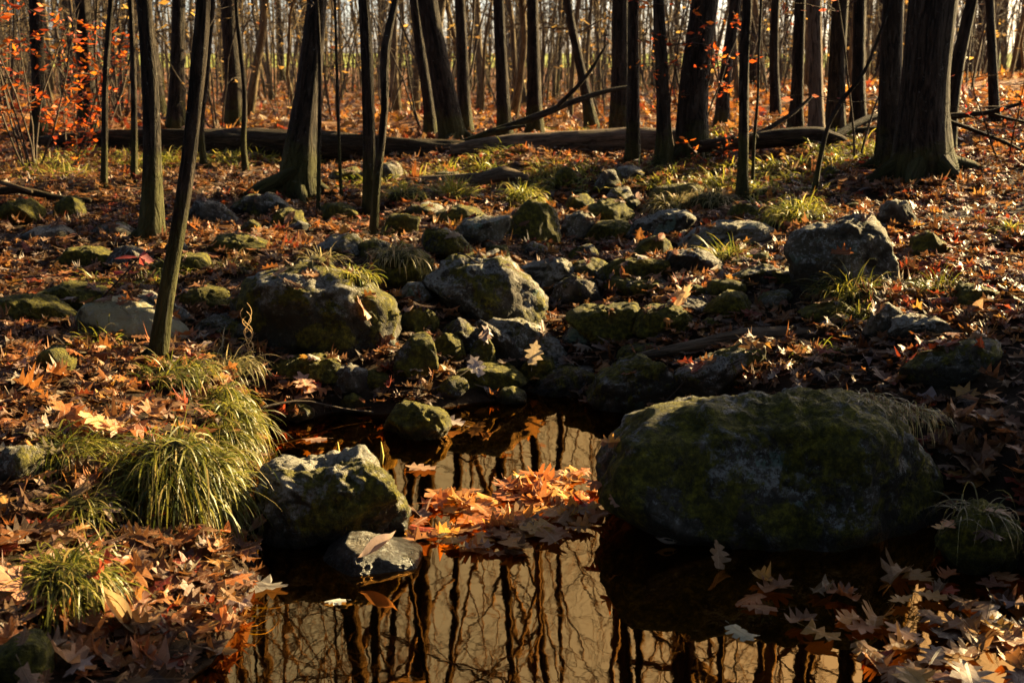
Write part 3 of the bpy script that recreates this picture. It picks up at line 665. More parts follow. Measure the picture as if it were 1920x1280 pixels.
HT('tree', 'left stem of the massive double trunk at right', [(1668, 318, 50), (1667, 250, 42), (1667, 150, 41), (1669, 70, 40), (1670, 0, 39)], 15, crown=14, flare=1.35, sides=18, seed=9, roots=4)
HT('tree', 'massive right stem of the double trunk at right, widest trunk in view', [(1732, 332, 92), (1729, 270, 78), (1727, 200, 74), (1733, 110, 74), (1741, 40, 80), (1745, 0, 82)], 17, crown=18, flare=1.5, sides=22, seed=10, roots=6)
HT('tree', 'furrowed trunk leaning left behind the start of the rising dead branch', [(852, 268, 46), (842, 215, 40), (826, 130, 37), (812, 60, 36), (800, 0, 36)], 14, crown=14, flare=1.3, sides=14, seed=11, roots=3)
HT('tree', 'thick grey trunk touched by tip of the rising dead branch', [(1162, 262, 40), (1162, 180, 34), (1164, 90, 33), (1164, 0, 32)], 14, crown=14, flare=1.3, sides=12, seed=12)
HT('tree', 'plain straight trunk just right of the trunk touched by the rising branch', [(1187, 305, 28), (1187, 230, 24), (1188, 130, 22), (1188, 0, 21)], 12, crown=12, flare=1.4, seed=13)
HT('tree', 'pale brown smooth trunk behind the dead branch pile', [(1532, 262, 32), (1531, 180, 27), (1530, 90, 26), (1528, 0, 26)], 14, crown=12, flare=1.2, seed=14, mat=M_DEAD)
HT('tree', 'dark trunk with bright gold right rim beside the pale brown trunk', [(1566, 250, 36), (1568, 170, 32), (1570, 90, 31), (1574, 0, 30)], 14, crown=12, flare=1.2, seed=15)
HT('tree', 'mid-size trunk crossed by the rising dead branch at its lower third', [(948, 268, 28), (944, 200, 24), (940, 110, 22), (934, 0, 21)], 13, crown=12, seed=16)
HT('tree', 'trunk right of the one crossed by the rising dead branch', [(1003, 258, 32), (1002, 180, 26), (1000, 90, 24), (997, 0, 22)], 13, crown=12, seed=17)
HT('tree', 'thick dark trunk behind and between the two front left trunks', [(330, 246, 34), (331, 170, 28), (333, 90, 26), (334, 0, 25)], 14, crown=12, flare=1.3, seed=18)
HT('sapling_tree', 'thin S-curved stem right of the slim leaning sapling', [(383, 312, 13), (377, 260, 11), (376, 215, 11), (386, 160, 11), (388, 90, 10), (397, 0, 9)], 6, crown=8, zfrom=1.8, seed=19, cat='tree')
HT('sapling_tree', 'pale bent sapling catching sun left of the curved flared tree', [(463, 325, 13), (454, 270, 11), (458, 215, 10), (456, 150, 9), (447, 80, 8), (440, 0, 7)], 6, crown=8, zfrom=1.6, seed=20, cat='tree')
HT('sapling_tree', 'thin straight dark stem left of the dark straight left trunk', [(250, 342, 13), (251, 250, 12), (250, 150, 11), (247, 0, 10)], 8, crown=8, zfrom=2, seed=21, cat='tree')
HT('sapling_tree', 'slim lichen-flecked stem in front of the left orange shrub end', [(193, 352, 13), (197, 270, 12), (198, 180, 12), (204, 90, 11), (215, 0, 10)], 8, crown=8, zfrom=2, seed=22, cat='tree')
HT('tree', 'forked dark trunk behind the pale bent sapling', [(442, 236, 34), (440, 170, 28), (434, 90, 26), (428, 0, 26)], 14, crown=12, seed=23)
HT('tree', 'leaning trunk just left of the furrowed left-leaning trunk', [(808, 262, 24), (806, 200, 20), (790, 110, 19), (777, 0, 18)], 13, crown=12, seed=24)
HT('tree', 'forked trunk splitting upward right of the massive double trunk', [(1776, 292, 26), (1784, 200, 24), (1797, 110, 24), (1830, 0, 20)], 13, crown=12, seed=25)
HT('sapling_tree', 'pencil-thin sapling at right foot of the curved flared tree', [(596, 400, 9), (597, 300, 8), (598, 180, 7), (596, 60, 7), (592, 0, 6)], 5, crown=6, zfrom=1.6, seed=26, cat='tree')
HT('sapling_tree', 'pencil-thin sapling midway from curved tree to thin pair', [(641, 374, 7), (636, 300, 6), (633, 200, 6), (630, 100, 5)], 4, crown=6, zfrom=1.2, seed=27, cat='tree')
HT('sapling_tree', 'thin dark sapling slanting right across the dead branch pile', [(1523, 368, 11), (1537, 300, 9), (1552, 232, 8), (1582, 180, 8), (1620, 140, 6)], 3.0, crown=0, zfrom=1.6, low=0, seed=28, cat='tree')
HT('sapling_tree', 'hair-thin sapling beside the slender grey right trunk', [(1411, 345, 7), (1413, 260, 6), (1420, 180, 5), (1420, 90, 5)], 4, crown=6, zfrom=1.2, seed=29, cat='tree')
HT('tree', 'slanting trunk leaning left over far leaf floor right of centre', [(1112, 240, 24), (1098, 170, 18), (1080, 90, 16), (1062, 0, 15)], 13, crown=10, seed=30)
HT('tree', 'straight trunk behind the furrowed left-leaning trunk', [(873, 252, 26), (870, 170, 22), (866, 80, 21), (862, 0, 20)], 13, crown=10, seed=31)
HT('tree', 'dark trunk rising from within the left orange shrub', [(72, 262, 28), (70, 180, 24), (66, 90, 24), (62, 0, 23)], 13, crown=10, seed=32)
HT('tree', 'thick trunk right of the left orange shrub', [(162, 246, 34), (162, 170, 28), (158, 90, 26), (154, 0, 25)], 14, crown=10, seed=33)
HT('tree', 'straight trunk behind the slender grey right trunk', [(1456, 226, 20), (1450, 120, 17), (1452, 0, 16)], 13, crown=10, seed=34)
HT('tree', 'trunk in the gap left of the pale brown trunk', [(1492, 246, 26), (1494, 150, 22), (1498, 0, 20)], 13, crown=10, seed=35)
HT('tree', 'trunk just left of the massive double trunk', [(1610, 240, 28), (1608, 140, 24), (1610, 0, 23)], 13, crown=10, seed=36)
HT('tree', 'grey trunk leaning right, seen between stout trunk and slender grey trunk', [(1352, 242, 26), (1358, 150, 22), (1372, 60, 22), (1382, 0, 21)], 13, crown=10, seed=37)
HT('tree', 'upright trunk nearest the right edge behind the dead limbs', [(1868, 232, 20), (1862, 120, 17), (1860, 0, 16)], 13, crown=10, seed=38)

PLEAN = []
# prototypes for the wood behind and around
def proto_tree(seed, H, r0, lean=.03, wob=.05, crown=13, zfrom=3.5, low=3, sub=4, twig=3):
    r_ = np.random.default_rng(seed); d = np.array([r_.normal() * lean, r_.normal() * lean, 1])
    Q = poly_branch((0, 0, -.15), d, H, 16, wob, .06, r_); rad = np.linspace(r0, r0 * .18, 17) * (1 + .45 * np.exp(-np.linspace(0, H, 17) / .35))
    mb = MB(); mb.tube(Q, rad, 8, True, .06, seed); grow_crown(mb, Q, rad, r_, zfrom, crown, .24, sub, twig, low, seed)
    PLEAN.append((Q[6] - Q[0])[:2] / (Q[6] - Q[0])[2])
    return mb.mesh('forest_tree', M_BARK if r0 > .07 else M_YOUNG)
def proto_two(seed, H, r0, **k): return proto_tree(seed, H, r0, **k)
PROTO = [proto_tree(100 + i, H, r0, lean, wob, low=lw) for i, (H, r0, lean, wob, lw) in enumerate(
    [(15, .105, .03, .03, 3), (13, .08, .06, .05, 5), (16, .15, .02, .025, 2), (9, .05, .09, .07, 8), (14, .09, .11, .04, 4), (7, .032, .08, .08, 10), (11, .065, .05, .06, 6), (8, .04, .06, .06, 9), (6, .024, .10, .09, 10)])]
LIT_PX = [(400, 820), (330, 620), (250, 590), (1080, 520), (1200, 590), (1290, 575), (980, 360), (1800, 430), (1860, 470), (1500, 400), (480, 290), (1290, 350), (720, 580), (620, 330), (850, 360),
          (790, 640), (450, 690), (1000, 670), (1750, 400), (380, 870), (1220, 490), (850, 990), (820, 950), (930, 985), (60, 1130), (350, 1090), (330, 860)]
SHADE_PX = [(1180, 800), (1350, 770), (1420, 760), (1500, 745), (1620, 770), (1250, 800), (1700, 850), (1150, 870), (1250, 850), (1450, 850), (1650, 850), (1300, 780), (1550, 740), (1200, 1000), (1500, 1150), (1750, 1150), (1850, 1250), (1650, 1050), (1850, 900), 
            (620, 1050), (1200, 720), (1560, 480), (1640, 470), (1780, 660), (1380, 670), (500, 600), (860, 540), (1830, 760), (1400, 620), (1000, 430), (900, 430), (1560, 600), 
            (200, 1230), (80, 1240), (420, 1000), (60, 960), (1350, 1000), (1620, 1230), (1250, 930), (180, 760), (100, 800), (300, 480), (1700, 720), (1480, 620), (700, 720), (860, 690)]
LIT = [on(*p) for p in LIT_PX]
def blocks(x, y, r):
    h = SUN[:2] / np.linalg.norm(SUN[:2]); n = np.array([-h[1], h[0]])
    for p in LIT:
        q = np.array([x, y]) - p[:2]; along = q @ h
        if 0 < along < 45 and abs(q @ n) < r + .16: return True
    return False
SHORT = ['slim leaning sapling', 'dark straight left trunk', 'curved flared tree', 'thin pair straight stem', 'thin crooked stem', 'orange-leaf dark trunk', 'stout right-leaning trunk', 'slender grey right trunk',
         'double trunk left stem', 'massive double trunk', 'furrowed left-leaning trunk', 'thick branch-tip trunk', 'plain straight trunk', 'pale brown trunk', 'gold-rimmed dark trunk',
         'branch-crossed trunk', 'second crossed trunk', 'thick dark left trunk', 'S-curved stem', 'pale bent sapling', 'thin straight left stem', 'lichen-flecked left stem', 'forked dark trunk', 'thinner left-leaning trunk',
         'forked trunk at far right', 'pencil-thin sapling', 'pencil-thin middle sapling', 'thin slanting right sapling', 'hair-thin right sapling', 'slanting middle trunk', 'straight middle trunk', 'orange-shrub dark trunk',
         'orange-shrub side trunk', 'mid-right straight trunk', 'pale trunk neighbour', 'double trunk neighbour', 'right-leaning grey trunk', 'right edge trunk']
HAND_PX = [project(np.array([a, b, .9]))[0] for a, b, _ in TREES]
def beside(x, y):
    px = project(np.array([x, y, .9]))[0]; k = int(np.argmin([abs(px - h) for h in HAND_PX])); d = px - HAND_PX[k]
    return ('left of' if d < -9 else 'right of' if d > 9 else 'behind') + ' the ' + SHORT[k]
def near_tree(x, y, d): return any((x - a) ** 2 + (y - b) ** 2 < d * d for a, b, _ in TREES)
n_in, tries = 0, 0
KP = np.array([1, 1.3, .7, 2.2, 1.2, 3, 1.8, 2.6, 3]); KP /= KP.sum()
while n_in < 298 and tries < 9000:
    tries += 1
    Y = 11.8 + 56 * rng.random() ** .72; xx = rng.uniform(-.46, .46) * Y
    k = int(rng.choice(9, p=KP))
    if Y < 23 and k in (0, 1, 2, 4) and rng.random() < .8: k = (5, 7, 8, 3)[k % 4]
    if near_tree(xx, Y, .45 + .010 * Y): continue
    px, py, _ = project(np.array([xx, Y, .5]))
    if 1335 < px < 1375 and Y > 14: continue
    if blocks(xx, Y, .10): continue
    o = link('forest_tree', PROTO[k], (xx, Y, tz(xx, Y))); s = rng.uniform(.8, 1.15); rz = rng.uniform(0, 6.28)
    o.rotation_euler = (0, 0, rz); o.scale = (s, s, s)
    lx = PLEAN[k][0] * math.cos(rz) - PLEAN[k][1] * math.sin(rz); ln = 'leaning left' if lx < -.045 else 'leaning right' if lx > .045 else 'upright'
    th = ['medium', 'medium', 'stout', 'slim', 'medium', 'thin', 'slim', 'thin', 'very thin'][k]
    di = 'near the log' if Y < 20 else 'midway back' if Y < 38 else 'far back'
    tag(o, f'{th} bare tree, {ln}, {di}, {beside(xx, Y)}', 'tree', 'bare trees of the wood behind the clearing'); TREES.append((xx, Y, .1)); n_in += 1
# unseen trees of the same wood added outside the frame: they shade the stream and stand in its reflections
def outside(x, y): return not (y > -.3 and abs(x) < .45 * y + .55) and math.hypot(x, y) > 2.6
def off_tree(x, y, k, s):
    o = link('forest_tree', PROTO[k], (x, y, tz(x, y))); o.rotation_euler = (0, 0, rng.uniform(0, 6.28)); o.scale = (s, s, s)
    tag(o, 'bare tree of the surrounding wood standing unseen, shading the stream', 'tree', 'trees around the clearing'); TREES.append((x, y, .12))
hs = SUN[:2] / np.linalg.norm(SUN[:2]); nh = np.array([-hs[1], hs[0]])
SHADED = []
for p in [on(*q) for q in SHADE_PX]:  # each spot gets an added unseen tree on its sun line
    if any(abs((p[:2] - q) @ nh) < .10 for q in SHADED): continue
    for a in range(240):
        t = rng.uniform(3.0, 12.5); q = p[:2] + hs * t + nh * rng.uniform(-.14, .14)
        if outside(q[0], q[1]) and not near_tree(q[0], q[1], .38) and not blocks(q[0], q[1], .08):
            off_tree(q[0], q[1], [2, 0, 4][a % 3], rng.uniform(.95, 1.15)); SHADED.append(p[:2]); break
def hemlock(seed, H):
    r_ = np.random.default_rng(seed); tb, nb = MB(), MB(); Q = poly_branch((0, 0, -.15), (0, 0, 1), H, 12, .015, .05, r_)
    tb.tube(Q, np.linspace(.16, .02, 13), 8, True, .05, seed); pts = []
    for i in range(70):
        z = H * (.05 + .93 * r_.random()); az = r_.uniform(0, 6.28); L = (H - z) * .26 + .5; p = np.array([np.interp(z, Q[:, 2], Q[:, k]) for k in range(3)])
        B = poly_branch(p, (math.cos(az), math.sin(az), .1), L, 5, .08, -.06, r_); tb.tube(B, np.linspace(.02, .005, 6), 4, False, 0, i)
        for q in B[1:]: pts.append(q + r_.normal(0, 1, (16, 3)) * np.array([.2, .2, .05]))
    leaf_quads(nb, np.vstack(pts), r_, .26, ((.012, .022, .008), (.02, .03, .012)), .5)
    return tb.mesh('trunk', M_BARK), nb.mesh('crown', M_FOLI, False, bark=False, tint=True)
def leaf_quads(mb, pts, r_, size, cols, wide=.42):
    n = len(pts); X, Yv, Z = rot_frames(n, r_, 1.0); s = size * r_.uniform(.6, 1.2, (n, 1)); c = np.array(cols)[r_.integers(0, len(cols), n)] * r_.uniform(.7, 1.25, (n, 1))
    v = np.stack([pts, pts + X * s * .5 + Yv * s * wide * .5, pts + X * s + Z * s * .12, pts + X * s * .5 - Yv * s * wide * .5], 1).reshape(-1, 3)
    q = np.arange(n * 4).reshape(n, 4); mb.add(v, q, None, None, np.repeat(c, 4, 0))
def rot_frames(n, r_, tilt, nrm=None):
    az = r_.uniform(0, 2 * math.pi, n); tl = np.abs(r_.normal(0, tilt, n)); ta = r_.uniform(0, 2 * math.pi, n)
    Z = np.stack([np.sin(tl) * np.cos(ta), np.sin(tl) * np.sin(ta), np.cos(tl)], 1)
    if nrm is not None: Z = Z + (nrm - np.array([0, 0, 1])); Z /= np.linalg.norm(Z, axis=1)[:, None]
    X = np.stack([np.cos(az), np.sin(az), np.zeros(n)], 1); X -= (X * Z).sum(1)[:, None] * Z; X /= np.linalg.norm(X, axis=1)[:, None]
    return X, np.cross(Z, X), Z
HEM = [hemlock(60, 8), hemlock(61, 11)]  # unseen evergreens, added to cut skylight on the rocks and pool
for i, (x, y, s_) in enumerate([(-2.5, -2.6, .9), (0.6, -3.6, 1.0), (3.4, -2.4, .9), (-4.6, .3, .9), (-5.4, 3.6, 1.0), (-5.9, 7.5, 1.0), (-2.0, -6.5, 1.2), (2.6, -6.2, 1.2), (-7.4, -2.5, 1.2), (6.4, -4.8, 1.1), (-8.6, 10.5, 1.1), (5.6, -.6, .8), (4.5, 4.2, .75), (6.0, 6.1, .65), (-3.6, 3.0, .6)]):
    o = link('hemlock_shade_tree', None, (x, y, tz(x, y))); o.scale = (s_,) * 3; o.rotation_euler = (0, 0, i * 1.7)
    tag(o, 'dark evergreen standing unseen, added to shade the pool', 'tree', 'unseen evergreens added for shade')
    link('trunk', HEM[i % 2][0], parent=o); link('crown', HEM[i % 2][1], parent=o); TREES.append((x, y, .2))
off = 0; tries = 0
while off < 30 and tries < 8000:
    tries += 1
    a = rng.uniform(-math.pi, math.pi); d = 3.2 + 34 * rng.random() ** .8; x, y = d * math.sin(a), d * math.cos(a)
    if not outside(x, y) or near_tree(x, y, 1.1) or blocks(x, y, .16): continue
    off_tree(x, y, int(rng.integers(0, len(PROTO))), rng.uniform(.85, 1.2)); off += 1

# ------------------------------------------------------------------ fallen logs and dead limbs
def log(name, label, pts, Y0, Y1=None, mat=M_LOG, sides=14, seed=0, rough=.13, group=None, root=None, cat='log', part=None, seg=5):
    Y1 = Y1 if Y1 is not None else Y0; n = len(pts); P, W = [], []
    for i, (a, b, wd) in enumerate(pts):
        p = at_y(a, b, Y0 + (Y1 - Y0) * i / (n - 1)); P.append(p); W.append(wd / 2 / F * depth_of(p))
    P = np.array(P); W = np.array(W); s = np.concatenate([[0], np.cumsum(np.linalg.norm(np.diff(P, axis=0), axis=1))])
    m = n * seg + 4; u = np.linspace(0, s[-1], m); Q = np.stack([np.interp(u, s, P[:, k]) for k in range(3)], 1); W = np.interp(u, s, W)
    for _ in range(2): Q[1:-1] = (Q[:-2] + 2 * Q[1:-1] + Q[2:]) / 4
    mb = MB(); mb.tube(Q, W, sides, True, rough, seed)
    if root is not None:
        return link(part or 'branch', mb.mesh(part or 'branch', mat, True, np.array(root.location)), parent=root)
    o = link(name, None, Q[0]); tag(o, label, cat, group); link('stem', mb.mesh('stem', mat, True, Q[0]), parent=o); return o
YL = hit(600, 304)[1]
L1 = log('fallen_log', 'long dark bark-covered log lying across the left half behind the clearing', [(60, 282, 44), (200, 270, 48), (330, 266, 50), (480, 268, 52), (620, 276, 54), (740, 284, 54), (870, 290, 50)], YL + .15, YL - .1, seed=3, sides=28, seg=16, rough=.2)
L2 = log('fallen_log', 'broken split-grain log with splintered end lying across the middle', [(845, 282, 20), (880, 280, 34), (960, 276, 44), (1060, 270, 48), (1170, 266, 48), (1300, 264, 44)], YL - .45, YL - .3, mat=M_DEAD, seed=5, sides=18, rough=.16, seg=10)
for k, (dy, l) in enumerate([(-8, 42), (0, 26), (6, 38), (-3, 48)]):
    log('', '', [(890, 280 + dy, 12), (860, 281 + dy * 1.1, 8), (875 - l, 282 + dy * 1.2, 2)], YL - .4, mat=M_DEAD, root=L2, part='splinter', sides=6, seed=k)
LB = log('fallen_branch', 'long dead branch rising to the right from the log to the grey trunk', [(840, 278, 12), (920, 248, 14), (1000, 222, 15), (1060, 196, 12), (1130, 172, 9), (1200, 160, 6)], YL + .1, YL + .7, mat=M_BARK, seed=8, sides=9, cat='branch')
log('', '', [(1045, 200, 9), (1085, 160, 8), (1110, 130, 7), (1136, 84, 4)], YL + .35, mat=M_BARK, root=LB, part='fork', sides=7)
log('', '', [(930, 246, 9), (960, 240, 8), (985, 236, 5)], YL + .1, YL - .1, mat=M_BARK, root=LB, part='stub', sides=6)
L3 = log('fallen_log', 'smooth barkless brown log with knotted right end among grass', [(735, 346, 18), (790, 340, 22), (850, 339, 23), (905, 336, 24), (940, 326, 30), (965, 329, 22), (990, 334, 10)], hit(860, 354)[1] + .05, mat=M_DEAD, seed=11, sides=12, seg=8)
YD = hit(1450, 290)[1]
D1 = log('dead_tree', 'weathered dead limb pile lying from stout trunk to double trunk', [(1310, 276, 24), (1400, 265, 30), (1470, 258, 34), (1540, 256, 36), (1580, 268, 28), (1605, 292, 10)], YD, mat=M_LOG, seed=13, sides=12, seg=8, cat='dead tree')
log('', '', [(1555, 262, 14), (1590, 240, 14), (1630, 222, 13), (1680, 210, 9)], YD, YD + .4, mat=M_LOG, root=D1, sides=8, seed=1)
log('', '', [(1400, 262, 10), (1450, 236, 9), (1490, 210, 8), (1524, 180, 6)], YD, YD + .3, mat=M_LOG, root=D1, sides=8, seed=2)
log('', '', [(1340, 290, 12), (1380, 270, 12), (1420, 255, 10)], YD - .2, mat=M_LOG, root=D1, sides=8, seed=4)
log('', '', [(1500, 250, 12), (1600, 246, 12), (1720, 236, 10)], YD + .3, mat=M_BARK, root=D1, sides=8, seed=3)
D2 = log('dead_branch', 'dead branch stretching right of the double trunk with drooping forks', [(1740, 218, 12), (1800, 217, 11), (1850, 212, 9), (1930, 190, 6)], hit(1800, 300)[1], seed=15, sides=8, cat='branch')
log('', '', [(1760, 222, 9), (1820, 242, 8), (1880, 265, 7), (1930, 290, 5)], hit(1800, 300)[1], mat=M_LOG, root=D2, sides=7)
log('', '', [(1850, 212, 6), (1890, 222, 6), (1935, 232, 4)], hit(1800, 300)[1], mat=M_LOG, root=D2, sides=6)
log('fallen_log', 'pale grey log half buried in leaves behind the long tilted slab', [(1200, 668, 16), (1260, 656, 22), (1330, 642, 26), (1400, 630, 32), (1470, 628, 34), (1545, 630, 32)], hit(1400, 660)[1] + .08, mat=M_DEAD, seed=17, sides=14, seg=8, rough=.1)
L5 = log('fallen_log', 'crooked dark log with yellow bare end at far left edge', [(-40, 365, 14), (30, 355, 16), (70, 362, 14), (110, 372, 13), (170, 376, 10)], hit(80, 384)[1] + .03, seed=19, sides=10)
log('', '', [(0, 342, 8), (30, 350, 9), (60, 360, 8)], hit(80, 384)[1], mat=M_DEAD, root=L5, sides=7)
log('tree_root', 'pale mossy root running left from the curved flared tree', [(450, 378, 20), (490, 355, 28), (530, 335, 28), (556, 318, 22)], hit(557, 362)[1] - .1, mat=M_BARK, seed=21, sides=10, cat='root')
def stick(label, a, b, w, mid=None):
    pts = [a] + ([mid] if mid else [((a[0] + b[0]) / 2 + 6, (a[1] + b[1]) / 2 - 5)]) + [b]; P = []
    for p in pts:
        g = hit(*p); z, n_, on = top_z(g[0], g[1]); P.append((g[0], g[1], max(z, 0) + .02))
    P = np.array(P); r = w / 2 / F * depth_of(P[1]); mb = MB(); u = np.linspace(0, 2, 9)
    Q = np.stack([np.interp(u, [0, 1, 2], P[:, k]) for k in range(3)], 1); Q[1:-1] = (Q[:-2] + 2 * Q[1:-1] + Q[2:]) / 4
    Q[:, 2] += .01 * np.sin(u * 3); mb.tube(Q, np.linspace(r, r * .5, 9), 6, True, .1, int(a[0]))
    tag(link('fallen_stick', mb.mesh('fallen_stick', M_BARKT, True, Q[0]), Q[0]), label, 'stick')
stick('thin dark twig lying on leaves at top of the left pool shore', (470, 782), (700, 790), 6, (580, 772))
stick('pale bent twig on leaves at left, below the mossy hump', (85, 640), (140, 690), 6, (120, 655))
stick('pale twig lying in front of the central brown boulder', (860, 560), (910, 585), 4, (885, 580))
stick('short twig lying on crown of the large pool boulder', (1220, 790), (1300, 760), 4, (1240, 770))
stick('straight twig on right leaf slope before the long dark slab', (1510, 690), (1600, 650), 5)
stick('thin twig above the small black stone on the pool shore', (730, 750), (890, 715), 4, (810, 742))
stick('fallen twig across leaves right of the curved flared tree', (500, 340), (545, 378), 5, (525, 352))
stick('dark twig crossing leaf carpet at left foreground', (30, 745), (150, 700), 4)

# ------------------------------------------------------------------ leaves
LOBES = [(.20, .36, [(.19, .19), (.30, .20)]), (.36, .53, [(.40, .36), (.50, .31)]), (.53, .70, [(.62, .40), (.70, .30)]), (.70, .85, [(.83, .27), (.86, .17)]), (.85, 1.0, [(.97, .03)])]
SINW = {.20: .08, .36: .14, .53: .165, .70: .14, .85: .10, 1.0: .0}
def leaf_template(fine, r_, wid=1.0, plain=False):
    v, t = [], []
    def add(x, y): v.append((x, y)); return len(v) - 1
    if plain:
        for s in (-1, 1):
            prev = None
            for u in np.linspace(0, 1, 8):
                a = add(0, u); b = add(s * .2 * math.sin(math.pi * min(u * 1.05, 1)) ** .8, u + .04)
                if prev: t += [(prev[0], prev[1], b), (prev[0], b, a)]
                prev = (a, b)
    else:
        for s in (-1, 1):
            for (a, b, tips) in LOBES:
                sa, sb = add(0, a), add(0, b); wa, wb = add(s * SINW[a] * wid, a), add(s * SINW[b] * wid, b)
                tp = tips if fine else tips[:1]; j = [add(s * (x + r_.normal() * .03) * wid, y + r_.normal() * .02) for y, x in tp]
                t += [(sa, wa, sb), (wa, wb, sb), (wa, j[0], wb)]
                if len(j) > 1: t.append((j[0], j[1], wb))
        a, b, c = add(-.008, 0), add(.008, 0), add(0, .21); t.append((a, b, c))
    v = np.array(v); return v - np.array([0, .5]), np.array(t)
def curl(v, c1, c2, c3, c4):
    x, y = v[..., 0], v[..., 1]
    z = c1 * x * x * 2.2 + c2 * y * y * .9 + c3 * x * y * 1.4 + c4 * np.sin(y * 9 + x * 7) * np.abs(x) * .5
    yy = y * (1 - np.minimum(.25, np.abs(c2) * .15)); xx = x * (1 - np.minimum(.45, np.abs(c1) * .22))
    return np.stack([xx, yy, z], -1)
PAL = np.array([(.21, .092, .033), (.26, .088, .022), (.06, .027, .012), (.22, .13, .08), (.30, .22, .175), (.23, .035, .012), (.36, .165, .036), (.125, .05, .018), (.17, .085, .04)])
def pal(w, n, r_):
    c = PAL[r_.choice(len(PAL), n, p=np.array(w) / sum(w))]; return np.clip(c * r_.uniform(.7, 1.2, (n, 1)) * r_.uniform(.9, 1.1, (n, 3)), 0, 1)
W_MIX = [4, 3.2, 3.8, 1.3, .6, .8, 1.0, 3.6, 2]
def rot_frames(n, r_, tilt, nrm=None):
    az = r_.uniform(0, 2 * math.pi, n); tl = np.abs(r_.normal(0, tilt, n)); ta = r_.uniform(0, 2 * math.pi, n)
    Z = np.stack([np.sin(tl) * np.cos(ta), np.sin(tl) * np.sin(ta), np.cos(tl)], 1)
    if nrm is not None: Z = Z + (nrm - np.array([0, 0, 1])); Z /= np.linalg.norm(Z, axis=1)[:, None]
    X = np.stack([np.cos(az), np.sin(az), np.zeros(n)], 1); X -= (X * Z).sum(1)[:, None] * Z; X /= np.linalg.norm(X, axis=1)[:, None]
    return X, np.cross(Z, X), Z
def scatter_leaves(mb, pos, size, col, r_, tilt=.4, fine=False, nrm=None, curlmax=1.0, templ=10, wid=1.0):
    n = len(pos); grp = r_.integers(0, templ, n)
    for g in range(templ):
        k = np.where(grp == g)[0]
        if not len(k): continue
        v, t = leaf_template(fine, r_, wid * r_.uniform(.6, .95), plain=g < 1); m = len(k)
        C = r_.normal(size=(4, m, 1)) * np.array([.75, .4, .45, .6])[:, None, None] * curlmax * np.where(r_.random((1, m, 1)) < .2, 1.7, 1)
        P = curl(np.broadcast_to(v, (m,) + v.shape), *C) * size[k][:, None, None]
        X, Yv, Z = rot_frames(m, r_, tilt, None if nrm is None else nrm[k])
        Wd = pos[k][:, None] + P[..., :1] * X[:, None] + P[..., 1:2] * Yv[:, None] + P[..., 2:] * Z[:, None]
        T = (t[None] + (np.arange(m) * len(v))[:, None, None]).reshape(-1, 3)
        b = np.zeros((m, len(v), 3)); b[..., :2] = v
        mb.add(Wd.reshape(-1, 3), None, T, b.reshape(-1, 3), np.repeat(col[k], len(v), 0))

LITTER = MB()
def litter():
    r_ = np.random.default_rng(21)
    # near carpet, seen leaf by leaf
    N0 = 46000; Y = 1.7 + 9.3 * r_.random(N0) ** .75; x = r_.uniform(-.48, .48, N0) * (Y + .6)
    sdp = pool_sd(np.stack([x, Y], 1)); z = terrain(x, Y); k = z > -.015; x, Y, z = x[k], Y[k], z[k]; keep = np.ones(len(x), bool); nr = np.tile(np.array([0, 0, 1.]), (len(x), 1)); up = r_.random(len(x)) ** 1.6 * .045
    for i in range(len(x)):
        h = BVH.ray_cast(Vector((x[i], Y[i], 4)), Vector((0, 0, -1)))
        if h[0] is not None and h[0].z > z[i] + .01:
            if h[1].z > .72 and r_.random() < .13: z[i] = h[0].z; nr[i] = h[1]; up[i] = .012
            else: keep[i] = False
    # sparser where moss, soil and grass show
    nn = vnoise(np.stack([x, Y, 0 * x], 1) * 1.3, 40); keep &= ~((nn > .45) & (r_.random(len(x)) < .55))
    x, Y, z, nr, up = x[keep], Y[keep], z[keep], nr[keep], up[keep]
    size = r_.uniform(.06, .13, len(x)); col = pal(W_MIX, len(x), r_)
    nb = vnoise(np.stack([x, Y, 0 * x], 1) * .9, 55)[:, None]; col = col * (1 + .25 * nb)
    red = (x > .9 * 0 + .32 * Y) & (r_.random(len(x)) < .35); col[red] = pal([1, 3, 1, .5, .3, 4, 1, 2, 0], red.sum(), r_)
    scatter_leaves(LITTER, np.stack([x, Y, z + up], 1), size, col, r_, .3, False, nr)
    # wood floor beyond the log
    N1 = 16000; Y = 10.5 + 44 * r_.random(N1) ** 1.2; x = r_.uniform(-.5, .5, N1) * Y
    scatter_leaves(LITTER, np.stack([x, Y, terrain(x, Y) + r_.random(N1) * .06], 1), r_.uniform(.13, .26, N1), np.clip(pal([3, 4, 2.5, 1, .4, 1.5, 3, 3, 1], N1, r_) * np.array([1.15, 1.1, .8]), 0, .8), r_, .65, False)
litter()
tag(link('leaf_litter', LITTER.mesh('leaf_litter', M_LITTER, False, tint=True)), kind='stuff', label='carpet of fallen oak leaves over the forest floor')

